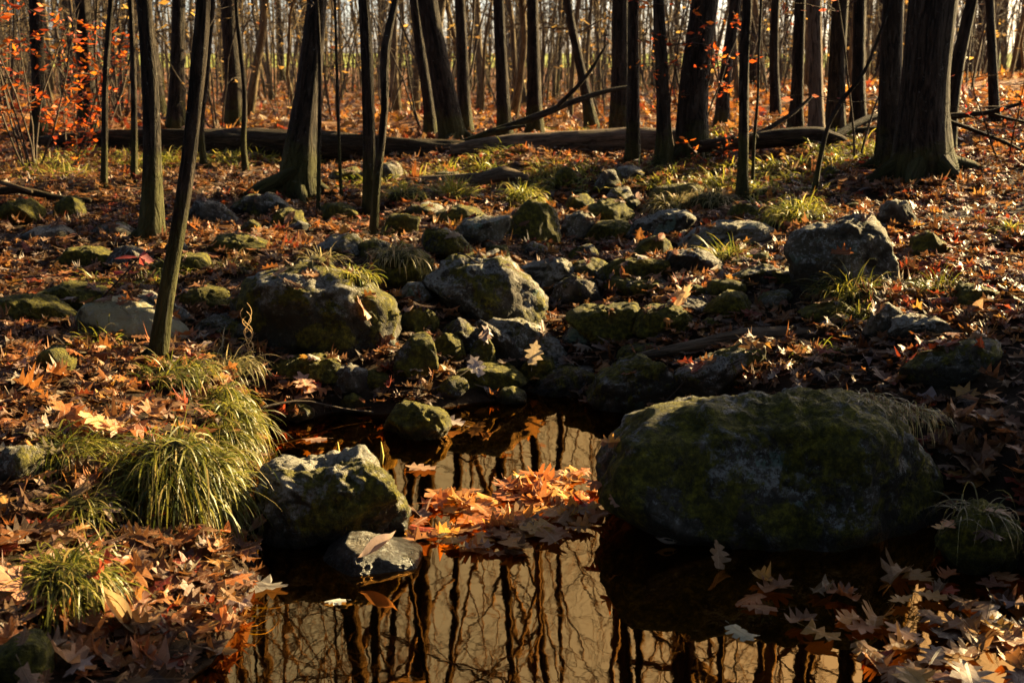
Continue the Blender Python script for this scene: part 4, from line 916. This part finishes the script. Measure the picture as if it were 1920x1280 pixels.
# single leaves: the largest in view
LV = []
rl = np.random.default_rng(5)
for i in range(14):
    v, t = leaf_template(True, rl, rl.uniform(.62, 1.0)); c = rl.normal(size=4) * np.array([.7, .5, .5, .6]) * (0.35 if i < 6 else 1.0)
    b = np.zeros((len(v), 3)); b[:, :2] = v
    LV.append(mesh_np('fallen_leaf', curl(v, *c), None, t, M_LEAF, False, b))
v, t = leaf_template(True, rl, plain=True); b = np.zeros((len(v), 3)); b[:, :2] = v
LV.append(mesh_np('fallen_leaf', curl(v, 3.2, .7, 0, .3), None, t, M_LEAF, True, b))
def leaf(label, p, size, col, rot=None, mesh=None, group=None, tilt=.25):
    m = LV[mesh if mesh is not None else rl.integers(0, 14)]; o = link('fallen_leaf', m, p); o.scale = (size,) * 3
    o.rotation_euler = rot if rot else (rl.normal() * tilt, rl.normal() * tilt, rl.uniform(0, 6.28)); o.color = tuple(col) + (1,)
    return tag(o, label, 'leaf', group)
leaf('pale sunlit oak leaf standing upright against the dark leaning slab', on(1000, 690, .0) + np.array([0, -.03, .06]), .13, (.62, .46, .28), (R(78), R(12), R(10)), 2)
leaf('pale lilac oak leaf propped at foot of the leaning slab', on(895, 700, .0) + np.array([0, -.03, .03]), .12, (.40, .33, .32), (R(55), R(-15), R(30)), 3)
leaf('pinkish-orange oak leaf stuck on face of the big lichen boulder', on(684, 588, .015), .13, (.42, .2, .11), (R(65), 0, R(80)), 1)
leaf('bright sunlit oak leaf below the dark mossy block', on(1278, 575, .04), .15, (.6, .38, .2), (R(50), R(20), R(-30)), 7)
leaf('long curled ribbed pale leaf lying on the flat stone in pool', on(712, 1046, .03), .13, (.50, .36, .30), (R(35), R(25), R(-58)), 14)
leaf('cream star-shaped oak leaf floating on black water at right', on(1386, 1186, .006), .115, (.55, .45, .26), (0, 0, R(205)), 0)
leaf('small whitish lobed leaf floating above reflected trunk', on(634, 1128, .006), .065, (.6, .6, .52), (0, 0, R(100)), 4)
leaf('large grey oak leaf floating at left of pool', on(480, 1100, .006), .17, (.24, .21, .18), (0, 0, R(-100)), 5)
leaf('curled tan leaf hanging at left corner of squarish boulder', on(497, 998, .03), .11, (.36, .22, .14), (R(40), R(30), R(-50)), 14)
leaf('large pinkish-brown oak leaf at left edge below the small sedge clump', on(60, 1140, .05), .2, (.42, .2, .11), (R(25), R(5), R(70)), 3)
leaf('rolled tan leaf with lit edges under the small sedge clump', on(232, 1180, .04), .16, (.46, .30, .14), (R(40), R(-20), R(40)), 14)
leaf('thin pale leaf on the water at foot of the large boulder', on(1252, 1022, .006), .08, (.40, .32, .25), (R(6), 0, R(85)), 14)
leaf('small pink leaf clinging at left foot of the large boulder', on(1153, 950, .02), .06, (.48, .28, .18), (R(50), 0, R(20)), 1)
leaf('pale orange oak leaf resting on top of the big sedge clump', on(195, 828, .06), .18, (.62, .34, .16), (R(20), R(5), R(80)), 2)
leaf('russet curled oak leaf behind the pale orange one on the big sedge clump', on(245, 832, .05), .17, (.32, .11, .045), (R(25), R(-25), R(120)), 8)
leaf('tan oak leaf floating on upper pool beside squarish boulder', on(795, 880, .006), .13, (.42, .24, .14), (0, 0, R(80)), 3)
leaf('flat tan leaf floating at top left of upper pool', on(595, 825, .006), .11, (.38, .22, .14), (0, 0, R(95)), 0)
leaf('white oak leaf lying on the long flat bright-moss rock', on(1205, 488, .02), .09, (.6, .5, .42), (R(10), 0, R(60)), 0)
leaf('white leaf on the flat moss-topped stone before the big lichen boulder', on(590, 676, .015), .08, (.58, .48, .42), (R(10), 0, R(40)), 4)
leaf('brown oak leaf standing in the dark at right of the black water', on(1345, 1062, .03), .1, (.30, .17, .08), (R(60), R(20), R(30)), 9)
leaf('large tan oak leaf on left bank in front of the slim leaning sapling', on(475, 712, .03), .16, (.44, .24, .13), (R(25), 0, R(-90)), 2)
leaf('broad pinkish oak leaf spread below the flat moss-topped stone', on(575, 735, .03), .16, (.50, .27, .18), (R(25), 0, R(30)), 5)
leaf('pale oak leaf lying at pool rim beside the dark green mossy stone', on(850, 800, .02), .13, (.36, .27, .24), (R(8), 0, R(70)), 1)
leaf('tan curled leaf at bottom left corner near the moss ball', on(140, 1262, .03), .17, (.40, .21, .10), (R(30), R(20), R(100)), 10)

def inside(poly, n, r_):
    poly = np.array(poly, float); out = []
    lo, hi = poly.min(0), poly.max(0)
    while len(out) < n:
        p = r_.uniform(lo, hi); c = False
        for a, b in zip(poly, np.roll(poly, -1, 0)):
            if (a[1] > p[1]) != (b[1] > p[1]) and p[0] < (b[0] - a[0]) * (p[1] - a[1]) / (b[1] - a[1]) + a[0]: c = not c
        if c: out.append(p)
    return out
def cname(c):
    r, g, b = c
    if r < .17: return 'dark brown'
    if g / r > .62: return 'greyish'
    if g / r < .27: return 'red'
    if g / r < .42: return 'orange-brown'
    return 'tan'
def batch(poly, n, where, grp, float_=True, size=(.09, .15), w=W_MIX, up=(.003, .02), tilt=.06, seed=1, gain=1.0):
    r_ = np.random.default_rng(seed)
    for p in inside(poly, n, r_):
        q = at_z(p[0], p[1], 0) if float_ else on(p[0], p[1], 0)
        z, nr, onr = top_z(q[0], q[1])
        if float_ and (z > .03): q[2] = z
        q[2] += r_.uniform(*up); c = pal(w, 1, r_)[0] * gain
        sz = r_.uniform(*size); rz = r_.uniform(0, 6.28); ax = -math.sin(rz); ay = math.cos(rz); pt = np.array(poly, float); f = (np.array(p) - pt.min(0)) / (pt.max(0) - pt.min(0))
        dr = 'left-pointing' if ax < -.7 else 'right-pointing' if ax > .7 else 'outward-pointing' if ay > 0 else 'front-pointing'
        hs_ = ('left' if f[0] < .33 else 'right' if f[0] > .67 else '') ; vs_ = 'upper' if f[1] < .33 else 'lower' if f[1] > .67 else ''
        pl_ = ((vs_ + ' ' + hs_).strip() or 'middle') + ' part'
        leaf(f"{'large' if sz > sum(size) / 2 else 'small'} {cname(c)} {dr} leaf, {pl_} of {where}", q, sz, c, (r_.normal() * tilt, r_.normal() * tilt, rz), None, grp, tilt)
batch([(768, 965), (800, 935), (880, 925), (960, 905), (1010, 885), (1110, 878), (1128, 915), (1130, 960), (1160, 985), (1060, 1010), (950, 1042), (860, 1030), (780, 1012)], 104, 'the floating raft between the boulders', 'leaves in the floating raft', w=[3, 6, .3, .4, .1, .3, 6, 1, .3], seed=2, gain=1.6)
batch([(1380, 1075), (1500, 1090), (1640, 1080), (1800, 1030), (1925, 1060), (1925, 1290), (1600, 1290), (1640, 1215), (1400, 1180)], 46, 'the black water at lower right', 'leaves on the black water', w=[4, 4, 1, .2, .1, .2, 5, 2, 1], size=(.09, .14), seed=3, gain=1.4)
batch([(1660, 1190), (1925, 1130), (1925, 1290), (1560, 1290)], 11, 'the heap in the lower right corner', 'leaves heaped in the corner', w=[4, 3, 1, 1, .5, .3, 2, 2, 2], size=(.1, .15), seed=4)
batch([(215, 1030), (330, 1010), (470, 1080), (410, 1190), (300, 1280), (120, 1285), (180, 1150)], 56, 'the left shore beside the water', 'leaves on the left shore', False, w=[3, 4, 4, .3, .1, 2, 1.0, 4, 0], up=(.01, .04), tilt=.28, size=(.08, .14), seed=5)
batch([(0, 960), (120, 990), (40, 1060), (0, 1120)], 8, 'the far left edge above the sedge', 'leaves at the far left edge', False, up=(.01, .04), tilt=.28, size=(.12, .18), seed=6)
batch([(1700, 800), (1920, 780), (1920, 920), (1790, 930)], 24, 'the right bank beside the boulder', 'leaves on the right bank', False, w=[4, 3, 1, 1, .5, .5, 1, 2, 1], up=(.015, .05), tilt=.3, size=(.11, .17), seed=7)

rs = np.random.default_rng(44)
for i, p in enumerate(inside([(430, 1130), (620, 1110), (620, 1280), (400, 1280)], 16, rs)):
    q = at_z(p[0], p[1], -.035); leaf(f"{['dim', 'murky', 'faint', 'dull'][i % 4]} sunken leaf {['near the shore', 'below the floating grey leaf', 'at the bottom edge', 'beside the reflected trunk'][(i // 4) % 4]} in the left shallows", q, rs.uniform(.1, .15), PAL[[0, 1, 7, 8][i % 4]] * 1.3, None, None, 'sunken leaves in the left shallows', .1)

# ------------------------------------------------------------------ sedge clumps and grass
def blades(mb, base, n, r_, L, droop, width, cols, wts, Rm, Hm, wide=1.3, up=.5, lean=(0, 0)):
    """Arching blades that start all over a low dome and hang outwards."""
    a = r_.uniform(0, 2 * math.pi, n); ph = np.arccos(1 - r_.random(n) * (1 - math.cos(wide)))
    ln = L * r_.uniform(.4, 1.15, n); az = a + r_.normal(0, .6, n) + (r_.random(n) < .25) * r_.normal(0, 1.4, n); S = 7
    pos = np.asarray(base) + np.stack([Rm * np.sin(ph) * np.cos(a), Rm * np.sin(ph) * np.sin(a), Hm * np.cos(ph)], 1)
    d = np.stack([np.cos(az) * (.35 + .65 * np.sin(ph)) + lean[0], np.sin(az) * (.35 + .65 * np.sin(ph)) + lean[1], up * (.4 + np.cos(ph))], 1) + r_.normal(0, .22, (n, 3))
    d /= np.linalg.norm(d, axis=1)[:, None]
    P = [pos]; side = np.stack([-np.sin(az), np.cos(az), 0 * az], 1) + r_.normal(0, .35, (n, 3))
    dr = droop * r_.uniform(.3, 1.7, n)
    for s in range(S):
        d = d + np.array([0, 0, -1.0]) * (dr * (.35 + s * .3))[:, None] + r_.normal(0, .06, (n, 3))
        d /= np.linalg.norm(d, axis=1)[:, None]; P.append(P[-1] + d * (ln / S)[:, None])
    P = np.stack(P, 1)
    wd = width * np.array([.7, 1, 1, .95, .85, .7, .45, .08]); W = side[:, None] / np.linalg.norm(side, axis=1)[:, None, None] * wd[None, :, None] / 2 * r_.uniform(.5, 1.7, (n, 1, 1))
    v = np.stack([P - W, P + W], 2).reshape(-1, 3)
    i = (np.arange(n) * (S + 1) * 2)[:, None] + (np.arange(S) * 2)[None]
    q = np.stack([i, i + 1, i + 3, i + 2], 2).reshape(-1, 4)
    c = np.array(cols)[r_.choice(len(cols), n, p=wts)] * r_.uniform(.6, 1.3, (n, 1))
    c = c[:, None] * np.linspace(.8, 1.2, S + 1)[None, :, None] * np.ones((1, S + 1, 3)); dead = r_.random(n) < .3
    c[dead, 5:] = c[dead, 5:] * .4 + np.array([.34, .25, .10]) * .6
    mb.add(v, q, None, None, np.repeat(c.reshape(-1, 3), 2, 0))
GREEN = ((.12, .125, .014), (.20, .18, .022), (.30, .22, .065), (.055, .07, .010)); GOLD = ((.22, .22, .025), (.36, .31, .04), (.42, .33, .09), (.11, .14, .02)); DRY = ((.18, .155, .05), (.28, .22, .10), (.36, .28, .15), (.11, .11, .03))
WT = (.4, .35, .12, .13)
def clump(label, px, py, n, L, Rm, Hm=None, droop=.3, cols=GREEN, seed=0, width=.0035, up=.5, lean=(0, 0), wide=1.3, extra=(), sink=.25, mound=True):
    Hm = Hm if Hm is not None else Rm * .7
    r_ = np.random.default_rng(seed + 300); b = on(px, py, 0); mb, md = MB(), MB(); b[2] -= Hm * sink
    V, T = ico(3)
    for dx, dy, dz, f in ((0, 0, 0, 1.0),) + tuple(extra):
        c = b + np.array([dx, dy, dz])
        blades(mb, c, int(n * f), r_, L, droop, width, cols, WT, Rm * f ** .5, Hm * f ** .5, wide, up, lean)
        md.add(V * np.array([Rm, Rm, Hm]) * .97 * f ** .5 * (1 + .12 * vnoise(V * 3, seed)[:, None]) + c, None, T)
    o = link('sedge_clump', mb.mesh('sedge_clump', M_GRASS, True, b, bark=False, tint=True), b)
    if mound: link('root_mound', md.mesh('root_mound', M_MOUND, True, b), parent=o)
    return tag(o, label, 'grass clump')
M_MOUND = mat_plain('peaty_moss', (.012, .010, .004), (.05, .045, .010), 30)
clump('big drooping sedge clump hanging over the left pool bank', 330, 925, 1900, .21, .135, .17, .42, GREEN, 1, .0036, .10, wide=1.5, sink=.15)
clump('sedge spilling down the bank behind and right of the big drooping clump', 415, 790, 800, .16, .08, .08, .42, GREEN, 2, .0036, .1, extra=((.03, -.12, -.03, .8), (-.04, .14, .02, .7)), wide=1.4)
clump('small sedge clump in lower left corner above large pinkish leaf', 125, 1120, 900, .15, .08, .09, .36, GREEN, 3, .0032, .2, wide=1.45, sink=.1)
clump('loose sedge tuft left of the big drooping clump', 125, 860, 460, .16, .09, .06, .30, GREEN, 4, up=.25)
clump('wispy sedge between the loose tuft and far left edge', 150, 950, 200, .15, .08, .04, .3, GREEN, 5, up=.25)
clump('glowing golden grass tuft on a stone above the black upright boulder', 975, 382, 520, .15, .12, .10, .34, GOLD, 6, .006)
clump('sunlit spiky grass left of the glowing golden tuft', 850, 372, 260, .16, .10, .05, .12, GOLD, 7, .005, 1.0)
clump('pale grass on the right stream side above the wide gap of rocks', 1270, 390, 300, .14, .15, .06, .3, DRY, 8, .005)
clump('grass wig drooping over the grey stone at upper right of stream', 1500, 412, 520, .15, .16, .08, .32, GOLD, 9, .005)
clump('sedge leaning against front of the bulky bare boulder', 1600, 556, 420, .17, .11, .06, .28, GREEN, 10)
clump('sedge patch beside the upright dark stone on right slope', 1610, 600, 160, .12, .08, .04, .3, GREEN, 11)
clump('spiky grass on mossy bank left of the bulky bare boulder', 1365, 490, 320, .14, .10, .06, .24, GOLD, 12)
clump('grass tuft behind left shoulder of the big lichen boulder', 440, 508, 160, .11, .09, .04, .22, DRY, 13)
clump('bright grass tuft on right shoulder of the big lichen boulder', 664, 522, 150, .09, .06, .03, .26, GOLD, 14)
clump('dry grass behind crown of the big lichen boulder', 600, 488, 70, .09, .06, .02, .14, DRY, 15, mound=False)
clump('grass at foot of the thin twin trunks', 715, 446, 120, .11, .06, .03, .2, DRY, 16)
clump('low grass beside the foot of the slim leaning sapling', 185, 645, 260, .09, .10, .03, .2, GOLD, 17)
clump('grass on left bank below foot of the slim leaning sapling', 320, 705, 360, .11, .13, .04, .3, GREEN, 18)
clump('dry pale grass spilling over the bank right of the sapling foot', 420, 690, 260, .14, .10, .04, .34, DRY, 19)
clump('dry matted sedge along the crown of the large boulder', 1625, 752, 170, .12, .07, .015, .45, DRY, 20, .0025, .05, (.4, -.1), extra=((.12, -.03, -.02, .6),), mound=False)
clump('sedge hanging from the dark moss lump at right', 1830, 965, 50, .16, .05, .02, .36, DRY, 21, .0025, mound=False)
clump('short grass tuft under the pale grey log', 1540, 668, 160, .09, .08, .03, .3, GREEN, 22)
clump('dark sedge draping over the overhung hummock', 745, 482, 240, .12, .09, .04, .36, DRY, 23)
clump('sedge tuft below the smooth brown log', 760, 366, 200, .12, .11, .05, .24, GOLD, 24)
clump('grass tuft at left foot of the slender grey right trunk', 1335, 376, 260, .13, .14, .06, .3, DRY, 25)
clump('grass tuft at right foot of the slender grey right trunk', 1430, 362, 260, .13, .15, .05, .3, GOLD, 26)
clump('sedge clump on leaf slope at right behind big orange leaves', 1760, 548, 200, .14, .09, .04, .28, GREEN, 27)
clump('yellow-green sprig at right edge of the sunlit slope', 1895, 436, 120, .12, .07, .03, .2, GOLD, 28)
for nm, px, py, c in [('tan leaf caught upright in top of the big drooping sedge clump', 300, 815, 0), ('brown leaf caught on right side of the big drooping sedge clump', 400, 850, 7), ('small pale leaf on crown of the big drooping sedge clump', 345, 800, 3), ('orange leaf lying in the loose sedge tuft', 140, 810, 1),
                      ('dark leaf hanging in front of the big drooping sedge clump', 290, 900, 2), ('tan leaf stuck in the small sedge clump', 140, 1060, 8), ('russet leaf at right foot of the small sedge clump', 215, 1110, 5), ('pale leaf caught in sedge behind the big drooping clump', 420, 765, 3)]:
    q = on(px, py, .0); leaf(nm, q + np.array([0, -.06, .09]), rl.uniform(.08, .13), PAL[c] * 1.3, None, None, None, .5)
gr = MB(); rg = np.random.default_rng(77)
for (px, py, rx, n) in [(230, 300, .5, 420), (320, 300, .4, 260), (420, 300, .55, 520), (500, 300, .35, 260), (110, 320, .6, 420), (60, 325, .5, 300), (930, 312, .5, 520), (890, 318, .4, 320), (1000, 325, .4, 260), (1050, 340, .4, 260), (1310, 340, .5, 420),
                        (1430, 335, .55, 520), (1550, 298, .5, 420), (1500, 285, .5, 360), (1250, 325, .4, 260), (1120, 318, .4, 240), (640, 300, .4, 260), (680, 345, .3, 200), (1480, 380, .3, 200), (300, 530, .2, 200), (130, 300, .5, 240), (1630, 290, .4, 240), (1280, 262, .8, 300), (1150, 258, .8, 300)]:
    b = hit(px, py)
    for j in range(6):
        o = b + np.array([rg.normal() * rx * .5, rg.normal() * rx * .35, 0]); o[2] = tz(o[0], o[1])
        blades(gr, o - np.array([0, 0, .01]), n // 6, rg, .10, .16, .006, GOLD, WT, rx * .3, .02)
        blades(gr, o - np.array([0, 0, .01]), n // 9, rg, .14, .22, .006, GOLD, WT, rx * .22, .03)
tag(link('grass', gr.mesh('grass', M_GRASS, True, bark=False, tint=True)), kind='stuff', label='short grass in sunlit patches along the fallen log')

# ------------------------------------------------------------------ shrubs with autumn leaves, dry stalk, seedling
def leaf_quads(mb, pts, r_, size, cols, wide=.42):
    n = len(pts); X, Yv, Z = rot_frames(n, r_, 1.0); s = size * r_.uniform(.6, 1.2, (n, 1)); c = np.array(cols)[r_.integers(0, len(cols), n)] * r_.uniform(.7, 1.25, (n, 1))
    v = np.stack([pts, pts + X * s * .5 + Yv * s * wide * .5, pts + X * s + Z * s * .12, pts + X * s * .5 - Yv * s * wide * .5], 1).reshape(-1, 3)
    q = np.arange(n * 4).reshape(n, 4); mb.add(v, q, None, None, np.repeat(c, 4, 0))
ORANGE = ((.55, .12, .012), (.50, .08, .01), (.60, .17, .018), (.36, .05, .012)); TAN = ((.42, .26, .09), (.50, .31, .08), (.40, .22, .07), (.46, .24, .05)); REDS = ((.45, .03, .012), (.4, .06, .012))
def shrub(name, label, base, h, n_stem, spread, n_leaf, size, cols, seed, group=None, link_only=None, lean=(0, 0)):
    r_ = np.random.default_rng(seed); sb, lb = MB(), MB(); pts = []
    for i in range(n_stem):
        a = r_.uniform(0, 6.28); d = np.array([math.cos(a) * spread + lean[0], math.sin(a) * spread + lean[1], 1.0])
        B = poly_branch(np.array([math.cos(a), math.sin(a), 0]) * .05, d, h * r_.uniform(.7, 1.1), 8, .1, .02, r_)
        sb.tube(B, np.linspace(.010, .003, 9) * (h / 2) ** .5, 5, False, 0, i)
        for j in range(7):
            k = r_.integers(2, 9); d2 = np.array([r_.normal(), r_.normal(), .25]); S = poly_branch(B[k], d2, h * r_.uniform(.15, .38), 5, .18, .0, r_)
            sb.tube(S, np.linspace(.004, .0018, 6), 3, False, 0, j); pts.append(S[1:])
    if n_leaf:
        pts = np.vstack(pts); p = pts[r_.integers(0, len(pts), n_leaf)] + r_.normal(0, size * .3, (n_leaf, 3)); leaf_quads(lb, p, r_, size, cols)
    return sb.mesh('stem', M_BARKT), (lb.mesh('foliage', M_FOLI, False, bark=False, tint=True) if n_leaf else None)
def put(name, label, meshes, loc, s=1, rz=0, group=None, cat='shrub'):
    o = link(name, None, loc); o.scale = (s, s, s); o.rotation_euler = (0, 0, rz); tag(o, label, cat, group)
    link('stem', meshes[0], parent=o)
    if meshes[1]: link('foliage', meshes[1], parent=o)
    return o
def foot(px, py): g = hit(px, py); return (g[0], g[1], g[2] - .02)
put('orange_shrub', 'large orange-leaved shrub at upper left edge before the log', shrub('', '', 0, 1.35, 8, .35, 700, .07, ORANGE, 1), foot(60, 318))
put('orange_shrub', 'orange-leaved bush at upper left, right of the largest orange shrub', shrub('', '', 0, 1.0, 6, .4, 420, .06, ORANGE, 2), foot(140, 285))
put('orange_shrub', 'small low orange seedling in front of the left end of the log', shrub('', '', 0, .35, 4, .5, 60, .05, ORANGE, 3), foot(120, 320))
put('orange_shrub', 'orange-leaved spray hanging before the stout trunk right of centre', shrub('', '', 0, 1.35, 5, .3, 360, .055, ORANGE, 4, lean=(-.05, 0)), foot(1275, 296))
put('orange_shrub', 'little rusty seedling at right foot of the stout trunk', shrub('', '', 0, .3, 4, .5, 60, .05, ORANGE, 5), foot(1340, 310))
put('red_seedling', 'sprig with scattered red leaves at far right before the dead branch', shrub('', '', 0, .9, 3, .5, 26, .05, REDS, 6), foot(1890, 300))
put('red_seedling', 'few hanging reddish leaves on a thin stem left of the double trunk', shrub('', '', 0, 1.5, 2, .15, 40, .07, ((.28, .09, .05), (.35, .06, .03)), 7), foot(1610, 300))
UP = [shrub('', '', 0, 2.4, 4, .25, nl, .09, cols, 20 + i) for i, (nl, cols) in enumerate([(80, TAN), (50, TAN), (90, TAN), (0, TAN), (30, TAN), (0, TAN)])]
ru = np.random.default_rng(31)
nu = 0
while nu < 230:
    Y = 12 + 44 * ru.random() ** 1.1; x = ru.uniform(-.45, .45) * Y
    if near_tree(x, Y, .3) or blocks(x, Y, .45): continue
    k = int(ru.choice(6, p=[.14, .14, .1, .26, .12, .24]))
    kind = ['tan-leaved', 'thin tan-leaved', 'fuller tan-leaved', 'leafless', 'sparse tan', 'twiggy bare'][k]
    put('understory_sapling', f"{kind} understory sapling {'near the log' if Y < 20 else 'midway back' if Y < 38 else 'far back'}, {beside(x, Y)}", UP[k], (x, Y, tz(x, Y) - .03), ru.uniform(.6, 1.5), ru.uniform(0, 6.28), 'understory saplings of the wood behind', 'sapling'); nu += 1

def stalk():
    g = hit(475, 690); mb = MB(); r_ = np.random.default_rng(3); s = depth_of(g) / F
    for k in range(5):
        u = np.linspace(0, 1, 26); x = np.sin(u * (9 + k * 2) + k * 1.3) * (.006 + .014 * u) ; y = np.cos(u * (8 + k) + k) * (.004 + .012 * u)
        mb.tube(np.stack([x - .02 * u, y, u * (130 - k * 9) * s], 1), np.linspace(.0022, .0012, 26), 4, False, 0, k)
    for k in range(3):
        mb.tube(np.stack([.03 + .01 * k + .004 * np.sin(np.linspace(0, 5, 8)), np.zeros(8), np.linspace(0, (45 - 8 * k) * s, 8)], 1), np.full(8, .0013), 4, False, 0, k)
    tag(link('dry_stalk', mb.mesh('dry_stalk', mat_plain('straw', (.38, .24, .10), (.55, .38, .18))), (g[0], g[1], g[2] - .01)), 'curly straw-coloured dry stalk standing before the big lichen boulder', 'dead plant')
    a, b = hit(180, 560), None; Y = hit(190, 585)[1] - .02
    P = np.array([at_y(p[0], p[1], Y) for p in ((190, 560), (235, 512), (262, 482))]); mb = MB(); mb.tube(P, [.004, .0035, .003], 5)
    o = link('red_leaf_sprig', None, P[0]); tag(o, 'slanting sprig with red leaves behind the yellowish sunlit rock', 'sprig'); link('stem', mb.mesh('stem', M_BARKT, True, P[0]), parent=o)
    lb = MB(); q = np.array([P[2], P[2], P[2], P[2], P[1], P[1]]) ; leaf_quads(lb, q, r_, .085, ((.40, .05, .04), (.45, .08, .06)), .55)
    link('foliage', lb.mesh('foliage', M_FOLI, False, P[0], bark=False, tint=True), parent=o)
    for i, (px, py) in enumerate([(634, 850), (715, 845)]):
        Yb = hit(600, 900)[1] + .1; Yb = at_z(px, 870, 0)[1]; P = at_y(px, py + 15, Yb); mb = MB(); mb.tube([(0, 0, 0), (.003, 0, 24 * Yb / F), (0, 0, 52 * Yb / F)], [.004, .006, .002], 5, True, .2)
        tag(link('moss_stem', mb.mesh('moss_stem', M_GRASS if False else mat_plain('seed_head', (.3, .24, .05), (.45, .36, .1))), (P[0], P[1], -.01)), ['lit seed stem behind squarish boulder, the left of two', 'lit seed stem behind squarish boulder, the right of two'][i], 'plant stem')
stalk()

# ------------------------------------------------------------------ far wood: one mass of thin stems and twigs before the field
def far_wood():
    r_ = np.random.default_rng(9); mb, lb = MB(), MB()
    for i in range(900):
        Y = 24 + 50 * r_.random() ** .7; x = r_.uniform(-.55, .55) * Y; px, _, _ = project(np.array([x, Y, 1.]))
        if 1340 < px < 1372: continue
        H = r_.uniform(5, 12); Q = poly_branch((x, Y, tz(x, Y) - .2), (r_.normal() * .05, 0, 1), H, 5, .05, .05, r_); r0 = r_.uniform(.014, .042) * (.5 + Y / 90)
        mb.tube(Q, np.linspace(r0, r0 * .3, 6), 5, False, 0, i)
        for j in range(6):
            z = r_.uniform(.02, .9) * 5; k = int(min(z, 4)); mb.tube(poly_branch(Q[k], (r_.normal(), r_.normal(), .7), r_.uniform(.8, 2.4), 3, .25, .05, r_), [.013, .010, .008, .005], 3, False, 0, j)
        if r_.random() < .10:
            c = np.array([x, Y, tz(x, Y)]) + r_.normal(0, 1, (26, 3)) * np.array([.7, .7, .9]) + np.array([0, 0, r_.uniform(.8, 4)]); leaf_quads(lb, c, r_, .2, TAN + ORANGE[:1])
    tag(link('distant_wood', mb.mesh('distant_wood', M_YOUNG)), 'hazy mass of thin far stems in front of the bright field', kind='stuff')
    tag(link('distant_foliage', lb.mesh('distant_foliage', M_FOLI, False, bark=False, tint=True)), 'scattered tan leaves glowing among the far stems', kind='stuff')
far_wood()

# ------------------------------------------------------------------ thin out trees that stand exactly between the sun and the lit spots
def clear_sun_lines():
    bpy.context.view_layer.update(); dg = bpy.context.evaluated_depsgraph_get(); S = Vector(SUN); gone = {}
    for p in LIT:
        for dx, dz in ((-.07, .07), (0, .07), (.07, .07), (0, .2)):
            q = Vector(p) + Vector((dx, 0, dz))
            for _ in range(12):
                h = scene.ray_cast(dg, q, S)
                if not h[0]: break
                o = h[4]; o = o.original if hasattr(o, 'original') else o; r = o
                while r.parent: r = r.parent
                if r.name.startswith(('forest_tree', 'understory', 'hemlock')): gone[r.name] = r
                q = h[1] + S * .25
    for r in gone.values():
        for c in list(r.children): bpy.data.objects.remove(c)
        bpy.data.objects.remove(r)
clear_sun_lines()

# ------------------------------------------------------------------ two things never read alike
def tell_apart():
    by = {}
    for o in bpy.data.objects:
        if o.parent is None and 'label' in o and o.get('kind') is None: by.setdefault(o['label'], []).append(o)
    for l, os_ in by.items():
        if len(os_) < 2 or l.startswith(('bare tree of the surrounding', 'dark evergreen standing')): continue
        if os_[0].name.startswith('fallen_leaf'):
            os_.sort(key=lambda o: -sum(o.color[:3])); w_ = {2: ['paler', 'darker'], 3: ['palest', 'middle-toned', 'darkest']}.get(len(os_))
        else:
            os_.sort(key=lambda o: o.location.y); w_ = {2: ['nearer', 'farther'], 3: ['nearest', 'middle', 'farthest']}.get(len(os_))
        if w_:
            for o, a in zip(os_, w_): o['label'] = a + ' ' + l
tell_apart()
